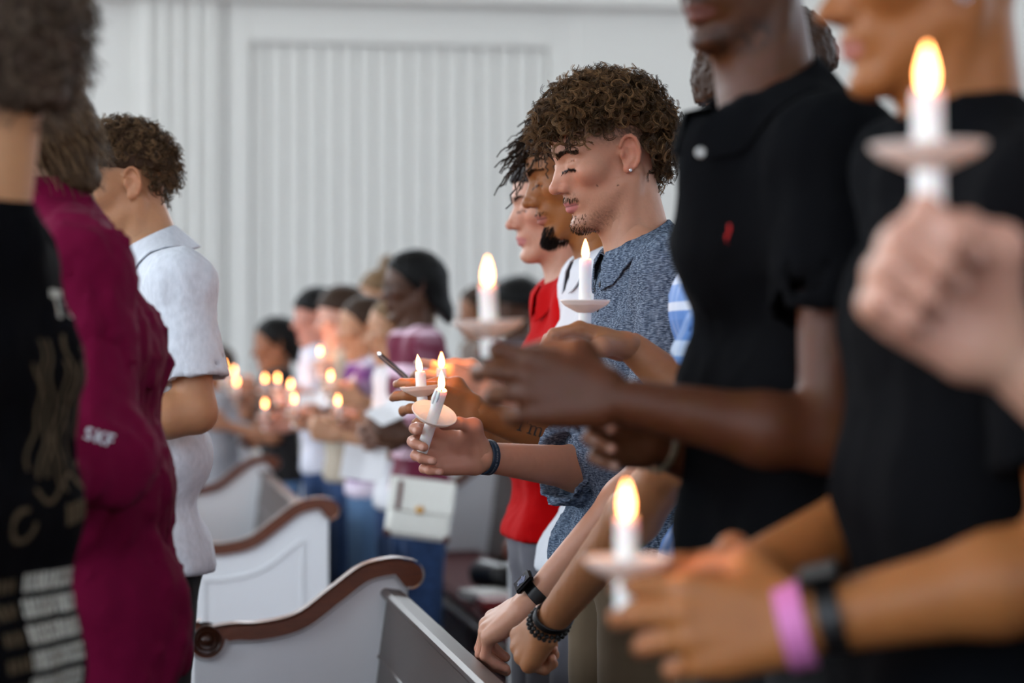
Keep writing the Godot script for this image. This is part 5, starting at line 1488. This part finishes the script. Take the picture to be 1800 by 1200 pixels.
# ---------------------------------------------------------------- shapes from blended distance fields
class Field:
	var T := PackedInt32Array()
	var O := PackedInt32Array()
	var K := PackedFloat32Array()
	var A := PackedVector3Array()
	var B := PackedVector3Array()
	var RA := PackedFloat32Array()
	var DR := PackedFloat32Array()
	var IL := PackedFloat32Array()
	var BI: Array = []
	var lo := Vector3(1e9, 1e9, 1e9)
	var hi := Vector3(-1e9, -1e9, -1e9)
	var want := .01
	var got := {}
	var nails := []
	var noise: FastNoiseLite = null
	var amp := 0.0
	var nscale := Vector3.ONE

	func grow(p: Vector3, r: float) -> void:
		lo = lo.min(p - Vector3(r, r, r))
		hi = hi.max(p + Vector3(r, r, r))

	func put(t: int, op: int, k: float, a: Vector3, b: Vector3, ra: float, dr: float, il: float, bi) -> void:
		T.append(t); O.append(op); K.append(k); A.append(a); B.append(b); RA.append(ra); DR.append(dr); IL.append(il); BI.append(bi)

	func cap(a: Vector3, b: Vector3, ra: float, rb: float, k := 0.02, op := 0) -> void:
		var ba := b - a
		put(0, op, maxf(k, 1e-5), a, ba, ra, rb - ra, 1.0 / maxf(ba.length_squared(), 1e-9), null)
		if op == 0:
			grow(a, ra); grow(b, rb)

	func ell(c: Vector3, r: Vector3, k := 0.02, op := 0, bas := Basis.IDENTITY) -> void:
		put(1, op, maxf(k, 1e-5), c, r, minf(r.x, minf(r.y, r.z)), 0.0, 0.0, bas.transposed())
		if op == 0:
			grow(c, maxf(r.x, maxf(r.y, r.z)))

	# keeps what lies behind the plane through p with normal n
	func cut(p: Vector3, n: Vector3, k := 0.004) -> void:
		put(2, 2, maxf(k, 1e-5), n.normalized(), Vector3.ZERO, n.normalized().dot(p), 0.0, 0.0, null)

	func one(i: int, p: Vector3) -> float:
		var t := T[i]
		if t == 0:
			var pa := p - A[i]
			var h := clampf(pa.dot(B[i]) * IL[i], 0.0, 1.0)
			return (pa - B[i] * h).length() - RA[i] - DR[i] * h
		elif t == 1:
			var bi: Basis = BI[i]
			var q := bi * (p - A[i])
			var r := B[i]
			var s := q / r
			var k0 := s.length()
			var k1 := (s / r).length()
			return k0 * (k0 - 1.0) / maxf(k1, 1e-6) if k0 > 1e-4 else -RA[i]
		return A[i].dot(p) - RA[i]

	func ev(p: Vector3, ids: PackedInt32Array) -> float:
		var d := 10.0
		for i in ids:
			var e := one(i, p)
			var k := K[i]
			var o := O[i]
			if o == 0:
				var h := maxf(k - absf(d - e), 0.0)
				d = minf(d, e) - h * h / k * 0.25
			else:
				if o == 1:
					e = -e
				var h2 := maxf(k - absf(d - e), 0.0)
				d = maxf(d, e) + h2 * h2 / k * 0.25
		if noise:
			var q := p * nscale
			d += amp * noise.get_noise_3d(q.x, q.y, q.z)
		return d

	# surface nets: one vertex in each crossed cell, one quad round each crossed edge
	func mesh(cell: float) -> Dictionary:
		var n := T.size()
		var pad := cell * 2.5 + absf(amp)
		var o := lo - Vector3(pad, pad, pad)
		var size := hi + Vector3(pad, pad, pad) - o
		var BS := 6
		var bx := int(ceil(size.x / (cell * BS))); var by := int(ceil(size.y / (cell * BS))); var bz := int(ceil(size.z / (cell * BS)))
		var nx := bx * BS + 1; var ny := by * BS + 1; var nz := bz * BS + 1
		var sy := nx; var sz := nx * ny
		var val := PackedFloat32Array(); val.resize(nx * ny * nz); val.fill(1e3)
		var blocks: Array = []
		var br := cell * BS * 0.8661
		for kz in bz:
			for ky in by:
				for kx in bx:
					var c := o + Vector3(kx + 0.5, ky + 0.5, kz + 0.5) * (cell * BS)
					var ids := PackedInt32Array()
					var unions := 0
					for i in n:
						var e := one(i, c)
						if O[i] == 0:
							if e < br * 1.3 + K[i] * 1.2 + absf(amp):
								ids.append(i); unions += 1
						elif O[i] == 1:
							if e < br * 1.15 + K[i] * 1.5:
								ids.append(i)
						elif e > -br - K[i] * 2.0:
							ids.append(i)
					if unions == 0:
						continue
					var d := ev(c, ids)
					if absf(d) > br * 1.45 + absf(amp) + cell:
						if d < 0.0:
							pass
						else:
							continue
						# deep inside: mark samples as inside
						for z in BS + 1:
							for y in BS + 1:
								var q0 := kx * BS + (ky * BS + y) * sy + (kz * BS + z) * sz
								for x in BS + 1:
									if val[q0 + x] > 900.0:
										val[q0 + x] = -0.5
						continue
					blocks.append(Vector3i(kx, ky, kz))
					for z in BS + 1:
						var pz := o.z + (kz * BS + z) * cell
						for y in BS + 1:
							var q := kx * BS + (ky * BS + y) * sy + (kz * BS + z) * sz
							var py := o.y + (ky * BS + y) * cell
							for x in BS + 1:
								var w := val[q + x]
								if w > 900.0 or w == -0.5:
									val[q + x] = ev(Vector3(o.x + (kx * BS + x) * cell, py, pz), ids)
		var at := {}
		var V := PackedVector3Array()
		var I := PackedInt32Array()
		for b: Vector3i in blocks:
			for z in BS:
				for y in BS:
					var q := b.x * BS + (b.y * BS + y) * sy + (b.z * BS + z) * sz
					for x in BS:
						var i0 := q + x
						var a0 := val[i0]; var a1 := val[i0 + 1]; var a2 := val[i0 + sy]; var a3 := val[i0 + sy + 1]
						var a4 := val[i0 + sz]; var a5 := val[i0 + sz + 1]; var a6 := val[i0 + sz + sy]; var a7 := val[i0 + sz + sy + 1]
						var neg := int(a0 < 0) + int(a1 < 0) + int(a2 < 0) + int(a3 < 0) + int(a4 < 0) + int(a5 < 0) + int(a6 < 0) + int(a7 < 0)
						if neg == 0 or neg == 8:
							continue
						var s := Vector3.ZERO
						var m := 0
						if (a0 < 0) != (a1 < 0): s += Vector3(a0 / (a0 - a1), 0, 0); m += 1
						if (a2 < 0) != (a3 < 0): s += Vector3(a2 / (a2 - a3), 1, 0); m += 1
						if (a4 < 0) != (a5 < 0): s += Vector3(a4 / (a4 - a5), 0, 1); m += 1
						if (a6 < 0) != (a7 < 0): s += Vector3(a6 / (a6 - a7), 1, 1); m += 1
						if (a0 < 0) != (a2 < 0): s += Vector3(0, a0 / (a0 - a2), 0); m += 1
						if (a1 < 0) != (a3 < 0): s += Vector3(1, a1 / (a1 - a3), 0); m += 1
						if (a4 < 0) != (a6 < 0): s += Vector3(0, a4 / (a4 - a6), 1); m += 1
						if (a5 < 0) != (a7 < 0): s += Vector3(1, a5 / (a5 - a7), 1); m += 1
						if (a0 < 0) != (a4 < 0): s += Vector3(0, 0, a0 / (a0 - a4)); m += 1
						if (a1 < 0) != (a5 < 0): s += Vector3(1, 0, a1 / (a1 - a5)); m += 1
						if (a2 < 0) != (a6 < 0): s += Vector3(0, 1, a2 / (a2 - a6)); m += 1
						if (a3 < 0) != (a7 < 0): s += Vector3(1, 1, a3 / (a3 - a7)); m += 1
						at[i0] = V.size()
						V.append(o + (Vector3(b.x * BS + x, b.y * BS + y, b.z * BS + z) + s / m) * cell)
		for i0: int in at:
			var a := val[i0] < 0
			var v0: int = at[i0]
			if a != (val[i0 + 1] < 0) and at.has(i0 - sy) and at.has(i0 - sz) and at.has(i0 - sy - sz):
				quad(I, v0, at[i0 - sy], at[i0 - sy - sz], at[i0 - sz], a)
			if a != (val[i0 + sy] < 0) and at.has(i0 - 1) and at.has(i0 - sz) and at.has(i0 - 1 - sz):
				quad(I, v0, at[i0 - sz], at[i0 - 1 - sz], at[i0 - 1], a)
			if a != (val[i0 + sz] < 0) and at.has(i0 - 1) and at.has(i0 - sy) and at.has(i0 - 1 - sy):
				quad(I, v0, at[i0 - 1], at[i0 - 1 - sy], at[i0 - sy], a)
		return {"v": V, "i": I}

	func quad(I: PackedInt32Array, a: int, b: int, c: int, d: int, flip: bool) -> void:
		if flip:
			I.append(a); I.append(c); I.append(b); I.append(a); I.append(d); I.append(c)
		else:
			I.append(a); I.append(b); I.append(c); I.append(a); I.append(c); I.append(d)

# ---------------------------------------------------------------- one mesh being put together
class Shape:
	var v := PackedVector3Array()
	var n := PackedVector3Array()
	var c := PackedColorArray()
	var uv := PackedVector2Array()
	var i := PackedInt32Array()

	func add(g: Dictionary, xf := Transform3D.IDENTITY, paint = null) -> void:
		var s := v.size()
		var gv: PackedVector3Array = g.v
		var gi: PackedInt32Array = g.i
		var nn := PackedVector3Array(); nn.resize(gv.size())
		var pv: PackedVector3Array = xf * gv
		for t in range(0, gi.size(), 3):
			var a := gi[t]; var b := gi[t + 1]; var d := gi[t + 2]
			var f := (pv[d] - pv[a]).cross(pv[b] - pv[a])
			nn[a] += f; nn[b] += f; nn[d] += f
			i.append(s + a); i.append(s + b); i.append(s + d)
		for t in gv.size():
			nn[t] = nn[t].normalized()
		v.append_array(pv); n.append_array(nn)
		var cc := PackedColorArray(); cc.resize(gv.size())
		if paint is Callable:
			for t in gv.size():
				cc[t] = paint.call(gv[t])
		elif paint is Color:
			cc.fill(paint)
		else:
			cc.fill(Color.WHITE)
		c.append_array(cc)

	# a tube through the points with a radius at each, closed by its ends
	func tube(pts: PackedVector3Array, rad: PackedFloat32Array, sides: int, col := Color.WHITE, flat := 1.0) -> void:
		var s := v.size()
		var m := pts.size()
		var up := Vector3.UP
		var d0 := (pts[1] - pts[0]).normalized()
		if absf(d0.y) > 0.9: up = Vector3.RIGHT
		var e := d0.cross(up).normalized()
		for t in m:
			var d := (pts[mini(t + 1, m - 1)] - pts[maxi(t - 1, 0)]).normalized()
			e = (e - d * e.dot(d)).normalized()
			var f := d.cross(e)
			for k in sides:
				var an := TAU * k / sides
				var q := e * cos(an) + f * (sin(an) * flat)
				v.append(pts[t] + q * rad[t]); n.append(q.normalized()); c.append(col)
		for t in m - 1:
			for k in sides:
				var k2 := (k + 1) % sides
				var a := s + t * sides + k; var b := s + t * sides + k2
				i.append(a); i.append(a + sides); i.append(b); i.append(b); i.append(a + sides); i.append(b + sides)
		for k in range(1, sides - 1):
			i.append(s); i.append(s + k); i.append(s + k + 1)
			var z := s + (m - 1) * sides
			i.append(z); i.append(z + k + 1); i.append(z + k)

	# a profile of (radius, height) turned about the y axis of xf
	func lathe(prof: PackedVector2Array, sides: int, xf := Transform3D.IDENTITY, col := Color.WHITE) -> void:
		for t in prof.size() - 1:
			var p := prof[t]; var q := prof[t + 1]
			if p.distance_to(q) < 1e-7: continue
			var nr := Vector2(q.y - p.y, -(q.x - p.x)).normalized()
			var s := v.size()
			for k in sides + 1:
				var an := TAU * k / sides
				var dir := Vector3(cos(an), 0, sin(an))
				for w in 2:
					var r := p if w == 0 else q
					v.append(xf * (dir * r.x + Vector3(0, r.y, 0)))
					n.append((xf.basis * (dir * nr.x + Vector3(0, nr.y, 0))).normalized()); c.append(col)
			for k in sides:
				var a := s + k * 2
				i.append(a); i.append(a + 2); i.append(a + 1); i.append(a + 2); i.append(a + 3); i.append(a + 1)

	func face(p: Array, col := Color.WHITE) -> void:
		var s := v.size()
		var nr: Vector3 = ((p[2] - p[0]) as Vector3).cross(p[1] - p[0]).normalized()
		for q in p:
			v.append(q); n.append(nr); c.append(col)
		for t in range(1, p.size() - 1):
			i.append(s); i.append(s + t); i.append(s + t + 1)

	# a box with chamfered edges
	func box(size: Vector3, xf := Transform3D.IDENTITY, bev := 0.0, col := Color.WHITE) -> void:
		var h := size * 0.5
		var b := minf(bev, minf(h.x, minf(h.y, h.z)) * 0.9)
		for ax in 3:
			for sg in [-1.0, 1.0]:
				var u := (ax + 1) % 3; var w := (ax + 2) % 3
				var p := []
				for cn in [[-1, -1], [1, -1], [1, 1], [-1, 1]]:
					var q := Vector3.ZERO
					q[ax] = h[ax] * sg; q[u] = (h[u] - b) * cn[0]; q[w] = (h[w] - b) * cn[1]
					p.append(xf * q)
				if sg > 0: p.reverse()
				face(p, col)
				if b > 0:
					# the bevel between this face and the next axis' faces
					for s2 in [-1.0, 1.0]:
						var e := []
						for cn in [[0, -1], [0, 1], [1, 1], [1, -1]]:
							var q2 := Vector3.ZERO
							q2[w] = (h[w] - b) * cn[1]
							if cn[0] == 0:
								q2[ax] = h[ax] * sg; q2[u] = (h[u] - b) * s2
							else:
								q2[ax] = (h[ax] - b) * sg; q2[u] = h[u] * s2
							e.append(xf * q2)
						if sg * s2 < 0: e.reverse()
						face(e, col)
		if b > 0:
			for sx in [-1.0, 1.0]:
				for sy in [-1.0, 1.0]:
					for sz in [-1.0, 1.0]:
						var p := [xf * Vector3(h.x * sx, (h.y - b) * sy, (h.z - b) * sz), xf * Vector3((h.x - b) * sx, h.y * sy, (h.z - b) * sz), xf * Vector3((h.x - b) * sx, (h.y - b) * sy, h.z * sz)]
						if sx * sy * sz > 0: p.reverse()
						face(p, col)

	func commit() -> ArrayMesh:
		var arr := []
		arr.resize(Mesh.ARRAY_MAX)
		arr[Mesh.ARRAY_VERTEX] = v; arr[Mesh.ARRAY_NORMAL] = n; arr[Mesh.ARRAY_COLOR] = c; arr[Mesh.ARRAY_INDEX] = i
		if uv.size() == v.size(): arr[Mesh.ARRAY_TEX_UV] = uv
		var m := ArrayMesh.new()
		m.add_surface_from_arrays(Mesh.PRIMITIVE_TRIANGLES, arr)
		return m

# ---------------------------------------------------------------- naming and placing
var taken := {}
func numbered(called: String) -> String:
	var k: int = taken.get(called, 0)
	taken[called] = k + 1
	return called if k == 0 else "%s_%03d" % [called, k]

func thing(called: String, label: String, category: String, at := Vector3.ZERO, turn := 0.0, group := "") -> Node3D:
	var o := Node3D.new()
	o.name = numbered(called)
	add_child(o)
	o.position = at; o.rotation.y = turn
	o.set_meta("label", label); o.set_meta("category", category)
	if group: o.set_meta("group", group)
	return o

func part(called: String, mesh: Mesh, mat: Material, parent: Node3D, xf := Transform3D.IDENTITY) -> MeshInstance3D:
	var o := MeshInstance3D.new()
	o.name = called
	o.mesh = mesh
	o.material_override = mat
	o.transform = xf
	parent.add_child(o, true)
	return o

func struct_part(called: String, mesh: Mesh, mat: Material, xf := Transform3D.IDENTITY) -> MeshInstance3D:
	var o := part(called, mesh, mat, self, xf)
	o.set_meta("kind", "structure")
	return o

func mat(col: Color, rough := 0.6, extra := {}) -> StandardMaterial3D:
	var m := StandardMaterial3D.new()
	m.albedo_color = col
	m.roughness = rough
	for k in extra: m.set(k, extra[k])
	return m

func vmat(rough := 0.6, extra := {}) -> StandardMaterial3D:
	var m := mat(Color.WHITE, rough, extra)
	m.vertex_color_use_as_albedo = true
	return m

func noise_tex(freq: float, ramp: Array, seed_ := 1, size := 512, octaves := 4, type := FastNoiseLite.TYPE_SIMPLEX_SMOOTH) -> NoiseTexture2D:
	var nz := FastNoiseLite.new()
	nz.noise_type = type; nz.frequency = freq; nz.seed = seed_; nz.fractal_octaves = octaves
	var g := Gradient.new()
	g.offsets = PackedFloat32Array(); g.colors = PackedColorArray()
	var offs := PackedFloat32Array(); var cols := PackedColorArray()
	for r in ramp:
		offs.append(r[0]); cols.append(r[1])
	g.offsets = offs; g.colors = cols
	var t := NoiseTexture2D.new()
	t.width = size; t.height = size; t.seamless = true; t.noise = nz; t.color_ramp = g
	return t

func tri(m: StandardMaterial3D, scale: Vector3, world := false) -> StandardMaterial3D:
	m.uv1_triplanar = true
	m.uv1_world_triplanar = world
	m.uv1_scale = scale
	return m
